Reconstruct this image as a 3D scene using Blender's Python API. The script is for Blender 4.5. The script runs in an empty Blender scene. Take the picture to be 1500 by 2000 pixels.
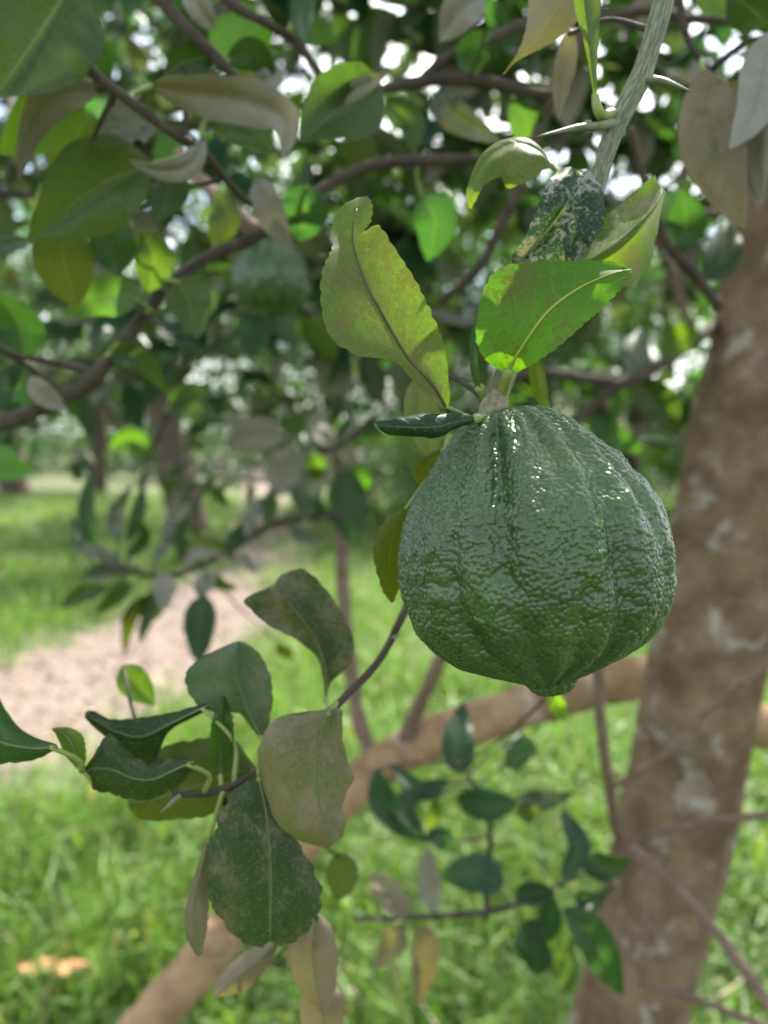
import bpy, math, random
import numpy as np
from mathutils import Vector, Matrix, noise as mnoise

S = bpy.context.scene
COL = S.collection
rnd = random.Random(7)
nr = np.random.default_rng(11)
R = math.radians

# ------------------------------------------------------------------ camera
CAM = np.array([0.0, 0.0, 1.25]); PITCH = R(-6.0); FPX = 26.0 / 36.0 * 2000.0
cd = bpy.data.cameras.new('camera'); cam = bpy.data.objects.new('camera', cd); COL.objects.link(cam)
cam.location = CAM; cam.rotation_euler = (R(90) + PITCH, 0, 0)
cd.sensor_fit = 'VERTICAL'; cd.sensor_height = 36.0; cd.sensor_width = 27.0; cd.lens = 26.0
cd.clip_start = 0.01; cd.clip_end = 500.0
cd.dof.use_dof = True; cd.dof.focus_distance = 0.189; cd.dof.aperture_fstop = 8.4; cd.dof.aperture_blades = 0
S.camera = cam

# ------------------------------------------------------------------ world, sun, exposure
SUN_EL, SUN_AZ = R(56), R(32)            # azimuth measured from +Y towards +X
SUNV = np.array([math.cos(SUN_EL) * math.sin(SUN_AZ), math.cos(SUN_EL) * math.cos(SUN_AZ), math.sin(SUN_EL)])
W = bpy.data.worlds.new('World'); S.world = W; W.use_nodes = True
wn = W.node_tree.nodes; wl = W.node_tree.links
sky = wn.new('ShaderNodeTexSky'); sky.sky_type = 'NISHITA'; sky.sun_disc = False
sky.sun_elevation = SUN_EL; sky.sun_rotation = SUN_AZ; sky.dust_density = 2.5; sky.air_density = 1.0; sky.ozone_density = 1.0
bg = wn['Background']; bg.inputs['Strength'].default_value = 0.15
# broken cloud over the whole sky, by direction, around the physical blue
tcw = wn.new('ShaderNodeTexCoord'); cn = wn.new('ShaderNodeTexNoise'); cn.inputs['Scale'].default_value = 2.6; cn.inputs['Detail'].default_value = 6; cn.inputs['Roughness'].default_value = .55
mp = wn.new('ShaderNodeMapping'); mp.inputs['Scale'].default_value = (1, 1, 1.8); wl.new(tcw.outputs['Generated'], mp.inputs[0]); wl.new(mp.outputs[0], cn.inputs['Vector'])
cr = wn.new('ShaderNodeMapRange'); cr.interpolation_type = 'SMOOTHSTEP'; cr.inputs[1].default_value = .42; cr.inputs[2].default_value = .62; wl.new(cn.outputs[0], cr.inputs[0])
bw = wn.new('ShaderNodeRGBToBW'); wl.new(sky.outputs['Color'], bw.inputs[0])
cg = wn.new('ShaderNodeMath'); cg.operation = 'MULTIPLY_ADD'; cg.inputs[1].default_value = 1.5; cg.inputs[2].default_value = 3.0; wl.new(bw.outputs[0], cg.inputs[0])
vm = wn.new('ShaderNodeMix'); vm.data_type = 'RGBA'; wl.new(cr.outputs[0], vm.inputs[0])
wl.new(sky.outputs['Color'], vm.inputs[6]); wl.new(cg.outputs[0], vm.inputs[7]); wl.new(vm.outputs[2], bg.inputs['Color'])
sl = bpy.data.lights.new('sun', 'SUN'); sl.energy = 4.5; sl.angle = R(0.55); sl.color = (1.0, 0.95, 0.86)
so = bpy.data.objects.new('sun', sl); COL.objects.link(so)
so.rotation_euler = Vector(SUNV).to_track_quat('Z', 'Y').to_euler()
S.view_settings.view_transform = 'Standard'; S.view_settings.look = 'None'
S.view_settings.gamma = 1.0; S.view_settings.use_curve_mapping = False
S.view_settings.exposure = 1.6
cy = S.cycles
cy.use_denoising = True; cy.max_bounces = 8; cy.diffuse_bounces = 4; cy.glossy_bounces = 3
cy.transmission_bounces = 5; cy.transparent_max_bounces = 6
cy.sample_clamp_indirect = 6.0; cy.caustics_reflective = False; cy.caustics_refractive = False

# ------------------------------------------------------------------ helpers
FW = np.array([0, math.cos(PITCH), math.sin(PITCH)]); UP = np.array([0, -math.sin(PITCH), math.cos(PITCH)]); RT = np.array([1.0, 0, 0])
def P(px, py, zcm):
    """point seen at (px,py) of the 1500x2000 photograph, zcm centimetres deep"""
    z = zcm / 100.0
    return CAM + RT * ((px - 750) / FPX * z) - UP * ((py - 1000) / FPX * z) + FW * z
def GP(px, py):
    """ground point at a pixel"""
    d = RT * ((px - 750) / FPX) - UP * ((py - 1000) / FPX) + FW
    return CAM + d * (-CAM[2] / d[2])
def nrm(v):
    v = np.asarray(v, float); n = np.linalg.norm(v); return v / n if n > 1e-12 else v

def crom(pts, m):
    """Catmull-Rom through rows of pts, m samples"""
    p = np.asarray(pts, float); n = len(p)
    if n == 2:
        t = np.linspace(0, 1, m).reshape((-1,) + (1,) * (p.ndim - 1)); return p[0] * (1 - t) + p[1] * t
    e = np.concatenate([[2 * p[0] - p[1]], p, [2 * p[-1] - p[-2]]])
    u = np.linspace(0, n - 1 - 1e-9, m); i = u.astype(int); t = (u - i).reshape((-1,) + (1,) * (p.ndim - 1))
    a, b, c, d = e[i], e[i + 1], e[i + 2], e[i + 3]
    return .5 * (2 * b + (c - a) * t + (2 * a - 5 * b + 4 * c - d) * t * t + (3 * b - a - 3 * c + d) * t ** 3)

def mesh_np(name, V, F, mat, uv=None, smooth=True):
    """V (n,3); F (m,k) all k-gons of one size"""
    V = np.asarray(V, np.float32); F = np.asarray(F, np.int32); k = F.shape[1]
    me = bpy.data.meshes.new(name)
    me.vertices.add(len(V)); me.vertices.foreach_set('co', V.ravel())
    me.loops.add(F.size); me.loops.foreach_set('vertex_index', F.ravel())
    me.polygons.add(len(F)); me.polygons.foreach_set('loop_start', np.arange(0, F.size, k, dtype=np.int32))
    me.polygons.foreach_set('loop_total', np.full(len(F), k, np.int32))
    me.polygons.foreach_set('use_smooth', np.full(len(F), smooth, bool))
    if uv is not None:
        l = me.uv_layers.new(name='UVMap'); l.data.foreach_set('uv', np.asarray(uv, np.float32)[F.ravel()].ravel())
    me.materials.append(mat); me.update(); me.validate()
    return me

def grid_faces(nu, nv, wrap=False, flip=False):
    i, j = np.meshgrid(np.arange(nu - 1), np.arange(nv if wrap else nv - 1), indexing='ij'); i = i.ravel(); j = j.ravel(); j2 = (j + 1) % nv
    f = np.stack([i * nv + j, i * nv + j2, (i + 1) * nv + j2, (i + 1) * nv + j], 1)
    return f[:, ::-1] if flip else f

def link(name, me, parent=None, loc=(0, 0, 0), color=None):
    o = bpy.data.objects.new(name, me); COL.objects.link(o)
    o.location = loc
    if parent is not None: o.parent = parent
    if color is not None: o.color = color
    return o
def thing(name, loc, label, cat, group=None):
    o = bpy.data.objects.new(name, None); COL.objects.link(o); o.location = loc; o.empty_display_size = .02
    return tag(o, label, cat, group)
def tag(o, label, cat, group=None, kind=None):
    if label: o['label'] = label
    if cat: o['category'] = cat
    if group: o['group'] = group
    if kind: o['kind'] = kind
    return o
def org(o):
    v = np.array(o.location)
    while o.parent is not None: o = o.parent; v = v + np.array(o.location)
    return v

def tube_geo(pts, rad, seg=10, m=None, rough=0.0, seed=0):
    pts = np.asarray(pts, float); m = m or max(6, len(pts) * 6)
    c = crom(pts, m); r = np.interp(np.linspace(0, 1, m), np.linspace(0, 1, len(rad)), rad)
    T = np.gradient(c, axis=0); T /= np.linalg.norm(T, axis=1)[:, None] + 1e-12
    n = nrm(np.cross(T[0], [0.31, .2, .9])); V = np.zeros((m, seg, 3)); a = np.linspace(0, 2 * np.pi, seg, endpoint=False)
    for i in range(m):
        n = nrm(n - T[i] * np.dot(n, T[i])); b = np.cross(T[i], n)
        rr = np.full(seg, r[i])
        if rough:
            for j in range(seg):
                q = c[i] + (n * math.cos(a[j]) + b * math.sin(a[j])) * r[i]
                rr[j] *= 1 + rough * mnoise.noise(Vector(q / max(r.mean(), 1e-4) * .55) + Vector((seed, 0, 0))) + rough * .5 * mnoise.noise(Vector(q / max(r.mean(), 1e-4) * 1.6))
        V[i] = c[i] + np.cos(a)[:, None] * n * rr[:, None] + np.sin(a)[:, None] * b * rr[:, None]
    F = grid_faces(m, seg, wrap=True)
    V = V.reshape(-1, 3)
    # end caps as fans of degenerate quads
    c0 = len(V); V = np.vstack([V, c[0] - T[0] * r[0] * .4, c[-1] + T[-1] * r[-1] * .4]); j = np.arange(seg)
    F = np.vstack([F, np.stack([(j + 1) % seg, j, np.full(seg, c0), np.full(seg, c0)], 1)[:, [0, 1, 2, 3]]]) if False else F
    tri0 = np.stack([(j + 1) % seg, j, np.full(seg, c0)], 1); e = (m - 1) * seg
    tri1 = np.stack([e + j, e + (j + 1) % seg, np.full(seg, c0 + 1)], 1)
    return V, F, np.vstack([tri0, tri1])
def tube(name, pts, rad, mat, parent=None, seg=10, m=None, rough=0.0, seed=0, color=None):
    V, F, Tr = tube_geo(pts, rad, seg, m, rough, seed)
    o0 = org(parent) if parent is not None else np.zeros(3)
    b = np.asarray(pts[0], float)
    me = bpy.data.meshes.new(name)
    me.from_pydata((V - b).tolist(), [], F.tolist() + Tr.tolist())
    me.polygons.foreach_set('use_smooth', np.ones(len(me.polygons), bool)); me.materials.append(mat)
    m_ = (len(V) - 2) // seg; ln = float(np.sum(np.linalg.norm(np.diff(V[:-2].reshape(m_, seg, 3).mean(1), axis=0), axis=1)))
    i_, j_ = np.divmod(np.arange(len(F)), seg); k_ = ln / (2 * math.pi * float(np.mean(rad)))
    uv = np.zeros((4 * len(F) + 3 * len(Tr), 2), np.float32); q = uv[:4 * len(F)].reshape(-1, 4, 2)
    for c_, (di, dj) in enumerate(((0, 0), (0, 1), (1, 1), (1, 0))): q[:, c_, 0] = (j_ + dj) / seg; q[:, c_, 1] = (i_ + di) / (m_ - 1) * k_
    me.uv_layers.new(name='UVMap').data.foreach_set('uv', uv.ravel()); me.update()
    return link(name, me, parent, b - o0, color)

# ------------------------------------------------------------------ materials
class NT:
    def __init__(s, name):
        s.m = bpy.data.materials.new(name); s.m.use_nodes = True; s.t = s.m.node_tree; s.t.nodes.clear()
        s.out = s.n('ShaderNodeOutputMaterial')
    def n(s, typ, **kw):
        x = s.t.nodes.new(typ)
        for k, v in kw.items():
            if k == 'i':
                for a, b in v.items():
                    if hasattr(b, 'is_output'): s.t.links.new(b, x.inputs[a])
                    else: x.inputs[a].default_value = b
            else: setattr(x, k, v)
        return x
    def math(s, op, a, b=0.0, c=0.0, clamp=False): return s.n('ShaderNodeMath', operation=op, use_clamp=clamp, i={0: a, 1: b, 2: c}).outputs[0]
    def mix(s, f, a, b, blend='MIX'):
        return s.n('ShaderNodeMix', data_type='RGBA', blend_type=blend, clamp_factor=True, i={0: f, 6: a, 7: b}).outputs[2]
    def noise(s, vec, scale, detail=3.0, rough=.55, dist=0.0):
        return s.n('ShaderNodeTexNoise', i={'Vector': vec, 'Scale': scale, 'Detail': detail, 'Roughness': rough, 'Distortion': dist}).outputs[0]
    def ramp(s, f, a, b): return s.n('ShaderNodeMapRange', interpolation_type='SMOOTHSTEP', i={0: f, 1: a, 2: b, 3: 0.0, 4: 1.0}).outputs[0]
    def bump(s, h, strength, dist, normal=None):
        i = {'Height': h, 'Strength': strength, 'Distance': dist}
        if normal is not None: i['Normal'] = normal
        return s.n('ShaderNodeBump', i=i).outputs[0]
    def done(s, sh): s.t.links.new(sh, s.out.inputs[0]); return s.m
def C(r, g, b): return (r, g, b, 1.0)

def leaf_material(name, detailed=True, island=False, dust0=(.165, .112, .075), dust1=(.30, .25, .175), soft=(.24, .52), dscale=95.0, midc=(.13, .18, .06), blotch=(.085, .055, .02), spec=.4, rgh=.38, trans=.5):
    t = NT(name)
    tc = t.n('ShaderNodeTexCoord'); ob = tc.outputs['Object']; geo = t.n('ShaderNodeNewGeometry'); oi = t.n('ShaderNodeObjectInfo')
    rv = geo.outputs['Random Per Island'] if island else oi.outputs['Random']
    off = t.n('ShaderNodeVectorMath', operation='SCALE', i={0: (31.0, 17.0, 23.0), 'Scale': rv}).outputs[0]
    vec = t.n('ShaderNodeVectorMath', operation='ADD', i={0: ob, 1: off}).outputs[0]
    base = oi.outputs['Color']; dust = oi.outputs['Alpha']
    var = t.n('ShaderNodeHueSaturation', i={'Hue': t.math('MULTIPLY_ADD', rv, .05, .475), 'Saturation': 1.0, 'Value': t.math('MULTIPLY_ADD', rv, .7, .65), 'Color': base}).outputs[0]
    back = geo.outputs['Backfacing']
    col = var
    if detailed:
        uv = t.n('ShaderNodeSeparateXYZ', i={0: t.n('ShaderNodeUVMap').outputs[0]})
        u = t.math('ABSOLUTE', t.math('SUBTRACT', uv.outputs[0], .5)); v = uv.outputs[1]
        big = t.noise(vec, 38, 3)
        col = t.mix(t.ramp(big, .35, .7), t.mix(.35, col, C(.01, .03, .008)), col)
        # side veins and midrib, paler than the blade
        wv = t.math('SINE', t.math('MULTIPLY_ADD', t.math('SUBTRACT', v, t.math('MULTIPLY', u, .45)), 60.0, t.math('MULTIPLY', big, 4.0)))
        vein = t.math('MULTIPLY', t.ramp(wv, .86, 1.0), t.ramp(u, .5, .1))
        mid = t.ramp(u, .022, .006)
        col = t.mix(t.math('MULTIPLY', vein, .10), col, C(.16, .26, .05))
        col = t.mix(t.math('MULTIPLY', mid, .6), col, C(*midc))
        # oil gland speckle
        vo = t.n('ShaderNodeTexVoronoi', i={'Vector': vec, 'Scale': 900.0}).outputs[0]
        col = t.mix(t.math('MULTIPLY', t.ramp(vo, .32, .12), .35), col, C(.22, .30, .05))
        # tan dust and sooty film, thresholded by the leaf's own amount
        dn = t.math('ADD', t.math('MULTIPLY', t.noise(vec, dscale, 6, .68), .62), t.math('MULTIPLY', t.noise(vec, 700, 3, .7), .38))
        dm = t.ramp(t.math('ADD', dn, t.math('MULTIPLY_ADD', dust, .62, -.52)), *soft)
        dm = t.math('MULTIPLY', dm, t.math('SUBTRACT', 1.0, t.math('MAXIMUM', t.math('MULTIPLY', mid, .7), t.math('MULTIPLY', vein, .45))))
        dm = t.math('MULTIPLY', dm, t.math('SUBTRACT', .70, t.math('MULTIPLY', back, .06)))
        dcol = t.mix(t.noise(vec, 90, 2), C(*dust0), C(*dust1))
        dcol = t.mix(back, dcol, C(*blotch))
        col = t.mix(dm, col, dcol)
        h = t.math('ADD', t.math('MULTIPLY', mid, -.6), t.math('ADD', t.math('MULTIPLY', vein, -.35), t.math('MULTIPLY', t.noise(vec, 300, 3), .5)))
        nor = t.bump(h, .3, .0005)
    else:
        dm = t.math('MULTIPLY', t.ramp(t.math('ADD', rv, t.math('SUBTRACT', dust, 1.0)), -.05, .1), t.math('SUBTRACT', 1.0, t.math('MULTIPLY', back, .6)))
        col = t.mix(t.math('MULTIPLY', dm, .8), col, C(.20, .18, .145)); nor = None
    col = t.mix(t.math('MULTIPLY', back, .35), col, t.mix(.5, col, C(.14, .20, .06)))
    pr = {'Base Color': col, 'Roughness': t.math('MULTIPLY_ADD', dm, .22, rgh), 'Specular IOR Level': spec if detailed else (.12 if island else .25)}
    if nor is not None: pr['Normal'] = nor
    p = t.n('ShaderNodeBsdfPrincipled', i=pr)
    tcol = t.mix(1.0, t.mix(t.math('MULTIPLY', dm, .85), t.mix(.4, col, var), C(blotch[0] * .6, blotch[1] * .6, blotch[2] * .6)), C(2.2, 2.2, .65) if detailed else C(1.5, 1.9, .7), 'MULTIPLY')
    tr = t.n('ShaderNodeBsdfTranslucent', i={'Color': tcol})
    mx = t.n('ShaderNodeMixShader', i={0: t.math('MULTIPLY', t.math('SUBTRACT', 1.0, t.math('MULTIPLY', t.math('MULTIPLY', dm, .7), t.math('SUBTRACT', 1.0, t.math('MULTIPLY', back, .6)))), trans if detailed else .34), 1: p.outputs[0], 2: tr.outputs[0]})
    return t.done(mx.outputs[0])
LEAF = leaf_material('citrus_leaf'); LEAFS = leaf_material('silvered_leaf', dust0=(.24, .25, .21), dust1=(.44, .44, .40), soft=(.40, .49), dscale=80.0)
LEAFG = leaf_material('grey_dusty_leaf', dust0=(.20, .18, .15), dust1=(.33, .31, .275), trans=.22)
LEAFY2 = leaf_material('glowing_leaf', soft=(.34, .50), dscale=55.0, midc=(.30, .36, .03), dust0=(.09, .06, .02), dust1=(.14, .10, .045), spec=.25, rgh=.5)
LEAFY = leaf_material('blotched_leaf', soft=(.34, .52), dscale=60.0, midc=(.07, .045, .02), blotch=(.10, .06, .018))
LEAFB = leaf_material('blurred_leaf', False); LEAFI = leaf_material('crown_leaf', False, True)

def bark_material(name, c0, c1, lichen, lamt, scale=1.0):
    t = NT(name); ob = t.n('ShaderNodeTexCoord').outputs['Object']
    n1 = t.noise(ob, 22 * scale, 5, .6); n2 = t.noise(ob, 130 * scale, 4, .65); n3 = t.noise(ob, 20 * scale, 6, .66, .5)
    st = t.n('ShaderNodeMapping', i={0: ob, 3: (1.0, 1.0, .22)}).outputs[0]; fib = t.noise(st, 160 * scale, 4, .6)
    col = t.mix(t.ramp(n1, .3, .7), c0, c1)
    col = t.mix(t.math('MULTIPLY', t.ramp(n2, .45, .7), .5), col, t.mix(.55, col, C(.05, .035, .02)))
    lm = t.ramp(t.math('ADD', n3, t.math('MULTIPLY_ADD', n2, .25, -.125)), .60 - lamt, .72 - lamt)
    col = t.mix(t.math('MULTIPLY', lm, .6), col, lichen)
    moss = t.ramp(t.noise(ob, 14 * scale, 4), .56, .7)
    col = t.mix(t.math('MULTIPLY', moss, .3), col, C(.10, .105, .04))
    h = t.math('ADD', t.math('MULTIPLY', fib, .6), t.math('ADD', n2, t.math('MULTIPLY', lm, .25)))
    p = t.n('ShaderNodeBsdfPrincipled', i={'Base Color': col, 'Roughness': .85, 'Specular IOR Level': .25, 'Normal': t.bump(h, .6, .004 / scale)})
    return t.done(p.outputs[0])
BARK = bark_material('trunk_bark', C(.115, .072, .040), C(.24, .170, .105), C(.46, .435, .39), .055, .9)
LIMB = bark_material('limb_bark', C(.27, .160, .085), C(.43, .29, .170), C(.60, .54, .47), .035)
TWIG = bark_material('twig_bark', C(.040, .031, .025), C(.078, .062, .050), C(.17, .155, .135), -.05, 3.0)
BARE = bark_material('bare_twig_bark', C(.15, .10, .075), C(.23, .165, .125), C(.33, .29, .25), -.02, 3.0)
FARB = bark_material('far_bark', C(.07, .055, .045), C(.12, .09, .07), C(.2, .18, .16), -.05, .3)

def stem_material():
    t = NT('green_stem'); ob = t.n('ShaderNodeTexCoord').outputs['Object']
    n1 = t.noise(ob, 60, 4, .6); uv = t.n('ShaderNodeSeparateXYZ', i={0: t.n('ShaderNodeUVMap').outputs[0]}); an = t.math('MULTIPLY', uv.outputs[0], 2 * math.pi)
    st = t.n('ShaderNodeCombineXYZ', i={0: t.math('COSINE', an), 1: t.math('SINE', an), 2: t.math('MULTIPLY', uv.outputs[1], .55)}).outputs[0]
    fib = t.noise(st, 5.5, 5, .65, .3)
    col = t.mix(t.ramp(fib, .42, .6), C(.065, .085, .04), C(.25, .25, .175))
    col = t.mix(t.math('MULTIPLY', t.ramp(n1, .4, .7), .4), col, C(.10, .15, .05))
    p = t.n('ShaderNodeBsdfPrincipled', i={'Base Color': col, 'Roughness': .6, 'Normal': t.bump(fib, .7, .0008)})
    return t.done(p.outputs[0])
STEM = stem_material()
def plain(name, c0, c1, scale, rough=.5, bump=0.0):
    t = NT(name); ob = t.n('ShaderNodeTexCoord').outputs['Object']; n1 = t.noise(ob, scale, 4)
    i = {'Base Color': t.mix(t.ramp(n1, .3, .7), c0, c1), 'Roughness': rough}
    if bump: i['Normal'] = t.bump(n1, .5, bump)
    return t.done(t.n('ShaderNodeBsdfPrincipled', i=i).outputs[0])
PETI = plain('petiole_green', C(.13, .20, .04), C(.22, .27, .07), 80, .5)
RIBB = plain('brown_midrib', C(.045, .035, .012), C(.08, .055, .02), 200, .5); RIBY = plain('yellow_midrib', C(.20, .27, .02), C(.26, .32, .04), 200, .45); RIBG = plain('green_midrib', C(.07, .11, .03), C(.11, .145, .045), 200, .5)
THORN = plain('thorn', C(.075, .105, .045), C(.17, .175, .11), 160, .5)
WOODY = plain('woody_peduncle', C(.11, .115, .055), C(.24, .215, .14), 500, .75, .0008)

def fruit_material():
    t = NT('citrus_peel'); ob = t.n('ShaderNodeTexCoord').outputs['Object']
    n1 = t.noise(ob, 45, 4, .6); n2 = t.noise(ob, 14, 2)
    col = t.mix(t.ramp(n1, .3, .7), C(.015, .053, .013), C(.032, .088, .016))
    col = t.mix(t.math('MULTIPLY', t.ramp(n2, .4, .65), .4), col, C(.044, .108, .014))
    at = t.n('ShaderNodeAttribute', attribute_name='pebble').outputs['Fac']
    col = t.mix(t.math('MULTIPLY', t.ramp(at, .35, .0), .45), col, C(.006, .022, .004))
    vo = t.n('ShaderNodeTexVoronoi', i={'Vector': ob, 'Scale': 1500.0}).outputs[0]
    nor = t.bump(t.math('ADD', t.math('MULTIPLY', vo, -.6), t.noise(ob, 1400, 2)), .15, .0002)
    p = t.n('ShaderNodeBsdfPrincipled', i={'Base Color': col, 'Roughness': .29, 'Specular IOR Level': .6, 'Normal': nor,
        })
    return t.done(p.outputs[0])
PEEL = fruit_material()

def ground_material():
    t = NT('ground_soil'); ob = t.n('ShaderNodeTexCoord').outputs['Object']
    n = t.noise(ob, 2.2, 5, .6); n2 = t.noise(ob, 40, 4)
    c = t.mix(t.ramp(n, .35, .65), C(.055, .085, .025), C(.10, .12, .045)); c = t.mix(t.math('MULTIPLY', t.ramp(n2, .4, .7), .5), c, C(.10, .075, .05))
    return t.done(t.n('ShaderNodeBsdfPrincipled', i={'Base Color': c, 'Roughness': .95, 'Normal': t.bump(n2, .8, .02)}).outputs[0])
def path_material():
    t = NT('dirt'); ob = t.n('ShaderNodeTexCoord').outputs['Object']
    n = t.noise(ob, 2.5, 5, .6); n2 = t.noise(ob, 30, 5, .7); n3 = t.noise(ob, 5, 4, .6)
    c = t.mix(t.ramp(n2, .3, .7), C(.11, .078, .060), C(.25, .195, .165)); c = t.mix(t.math('MULTIPLY', t.ramp(n, .45, .65), .5), c, C(.19, .148, .125))
    c = t.mix(t.math('MULTIPLY', t.ramp(n3, .56, .68), .6), c, C(.12, .14, .05))
    return t.done(t.n('ShaderNodeBsdfPrincipled', i={'Base Color': c, 'Roughness': .95, 'Normal': t.bump(n2, .9, .02)}).outputs[0])
def grass_material():
    t = NT('grass_blade'); rv = t.n('ShaderNodeNewGeometry').outputs['Random Per Island']
    c = t.mix(rv, C(.075, .17, .026), C(.175, .28, .055)); c = t.mix(t.ramp(rv, .95, .97), c, C(.26, .22, .10))
    p = t.n('ShaderNodeBsdfPrincipled', i={'Base Color': c, 'Roughness': .5}); tr = t.n('ShaderNodeBsdfTranslucent', i={'Color': t.mix(1.0, c, C(1.6, 1.65, .9), 'MULTIPLY')})
    return t.done(t.n('ShaderNodeMixShader', i={0: .4, 1: p.outputs[0], 2: tr.outputs[0]}).outputs[0])
GROUND = ground_material(); DIRT = path_material(); GRASS = grass_material()
DRY = plain('dry_leaf', C(.36, .16, .06), C(.50, .27, .13), 30, .7); YEL = plain('yellow_petal', C(.65, .6, .04), C(.75, .7, .1), 50, .5)

# ------------------------------------------------------------------ ground, path, grass
def gz(x, y): return 0.06 * np.sin(x * .7 + 1) * np.sin(y * .45) + .02 * np.sin(x * 2.3 + y * 1.7) - .04
PATH = np.array([[-4.5, 1.15], [-2.9, 2.1], [-1.85, 3.15], [-1.4, 4.8], [-1.3, 7.6], [-1.7, 11.0], [-2.4, 15.0], [-3.4, 21.0], [-5.5, 30.0]])
PC = crom(PATH, 160)
def pdist(x, y):
    d = np.full(np.shape(x), 1e9)
    for a, b in zip(PC[:-1], PC[1:]):
        ab = b - a; t = np.clip(((x - a[0]) * ab[0] + (y - a[1]) * ab[1]) / (ab @ ab), 0, 1)
        d = np.minimum(d, np.hypot(x - a[0] - ab[0] * t, y - a[1] - ab[1] * t))
    return d
# one sheet, fine near, coarse far
ax = np.sort(np.concatenate([np.linspace(-12, 12, 121), np.sign(np.linspace(-1, 1, 40)) * (12.5 + 240 * np.linspace(-1, 1, 40) ** 2)]))
ay = np.concatenate([np.linspace(-8, 26, 171), 26.5 + 280 * np.linspace(0.03, 1, 25) ** 2])
gx, gy = np.meshgrid(ax, ay, indexing='ij'); V = np.stack([gx, gy, gz(gx, gy)], -1).reshape(-1, 3)
ground = link('ground', mesh_np('ground', V, grid_faces(len(ax), len(ay), flip=True), GROUND)); ground['kind'] = 'structure'
# path sheet with a ragged edge
m = len(PC); T = np.gradient(PC, axis=0); T /= np.linalg.norm(T, axis=1)[:, None]; Nn = np.stack([-T[:, 1], T[:, 0]], 1); K = 15
PV = np.zeros((m, K, 3))
for i in range(m):
    wid = .60 + .42 * max(0, 1 - i / 60); wl_ = wid + .22 * mnoise.noise(Vector((i * .31, 0, 3))) + .10 * mnoise.noise(Vector((i * 1.1, 0, 9))) ; wr_ = wid + .22 * mnoise.noise(Vector((i * .33, 5, 3))) + .10 * mnoise.noise(Vector((i * 1.2, 5, 9)))
    s = np.linspace(-wl_, wr_, K)
    q = PC[i] + Nn[i] * s[:, None]; z = gz(q[:, 0], q[:, 1]) + .012; z[0] -= .03; z[-1] -= .03
    PV[i, :, :2] = q; PV[i, :, 2] = z
path = link('dirt_path', mesh_np('dirt_path', PV.reshape(-1, 3), grid_faces(m, K), DIRT)); path['kind'] = 'structure'

def blades(n, y0, y1, hmin, hmax, wmul, seedpow=2.0):
    y = np.exp(nr.uniform(math.log(y0), math.log(y1), n)); x = nr.uniform(-1, 1, n) * (y * .62 + .35)
    keep = pdist(x, y) > nr.normal(.66, .2, n) + .3 * np.clip(1 - (y - 2) / 4, 0, 1) - .45 * np.clip((y - 5.0) / 2.5, 0, 1) + .25 * np.sin(y * 3.1 + x * 2.3) * np.clip((y - 4.5) / 2, 0, 1)
    tuft = np.array([mnoise.noise(Vector((a * 2.1, b * 2.1, 0))) for a, b in zip(x, y)])
    keep &= nr.uniform(0, 1, n) < .75 + tuft * .7
    x, y, tuft = x[keep], y[keep], tuft[keep]; n = len(x)
    h = nr.uniform(hmin, hmax, n) * (1 + .5 * tuft) * (1 + .04 * y); w = nr.uniform(.0022, .0045, n) * wmul * (1 + .10 * y)
    a = nr.uniform(0, 2 * np.pi, n); b = nr.uniform(0, 2 * np.pi, n); ln = nr.uniform(.2, 1.1, n)
    side = np.stack([np.cos(a), np.sin(a), np.zeros(n)], 1); le = np.stack([np.cos(b), np.sin(b), np.zeros(n)], 1)
    base = np.stack([x, y, gz(x, y) - .005], 1); up = np.array([0, 0, 1.0])
    V = np.zeros((n, 5, 3)); W_ = w[:, None]; H = h[:, None]; L = (h * ln)[:, None]
    V[:, 0] = base - side * W_; V[:, 1] = base + side * W_
    mid = base + up * H * .6 + le * L * .3
    V[:, 2] = mid + side * W_ * .8; V[:, 3] = mid - side * W_ * .8; V[:, 4] = base + up * H * (1 - .3 * ln[:, None]) + le * L
    i = np.arange(n)[:, None] * 5
    F = np.concatenate([i + [0, 1, 2], i + [0, 2, 3], i + [3, 2, 4]], 0)
    return V.reshape(-1, 3), F
V, F = blades(150000, 1.0, 16.0, .04, .10, 1.0); V2, F2 = blades(9000, 1.0, 7.0, .14, .26, 1.3); F = np.vstack([F, F2 + len(V)]); V = np.vstack([V, V2])
grass = link('grass', mesh_np('grass', V, F, GRASS, smooth=False)); tag(grass, 'bright green grass covering the ground beside the dirt path', 'grass', kind='stuff')

def leafcards(pos, dirs, nors, L, Wd, curl=.15):
    """n six-vertex folded leaves -> V, tri F"""
    n = len(pos); side = np.cross(dirs, nors); side /= np.linalg.norm(side, axis=1)[:, None] + 1e-9
    nn = np.cross(side, dirs); L = L[:, None]; Wd = Wd[:, None]
    V = np.zeros((n, 6, 3)); V[:, 0] = pos; m1 = pos + dirs * L * .48
    V[:, 1] = m1 - nn * Wd * .12; V[:, 2] = m1 + side * Wd * .5 + nn * Wd * .12; V[:, 3] = m1 - side * Wd * .5 + nn * Wd * .12
    V[:, 4] = pos + dirs * L * .78 + side * Wd * .0 - nn * L * curl * .4; V[:, 5] = pos + dirs * L - nn * L * curl
    i = np.arange(n)[:, None] * 6
    F = np.concatenate([i + [0, 2, 1], i + [0, 1, 3], i + [2, 5, 1], i + [1, 5, 3]], 0)
    return V.reshape(-1, 3), F
def runit(n):
    v = nr.normal(size=(n, 3)); return v / np.linalg.norm(v, axis=1)[:, None]
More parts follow.
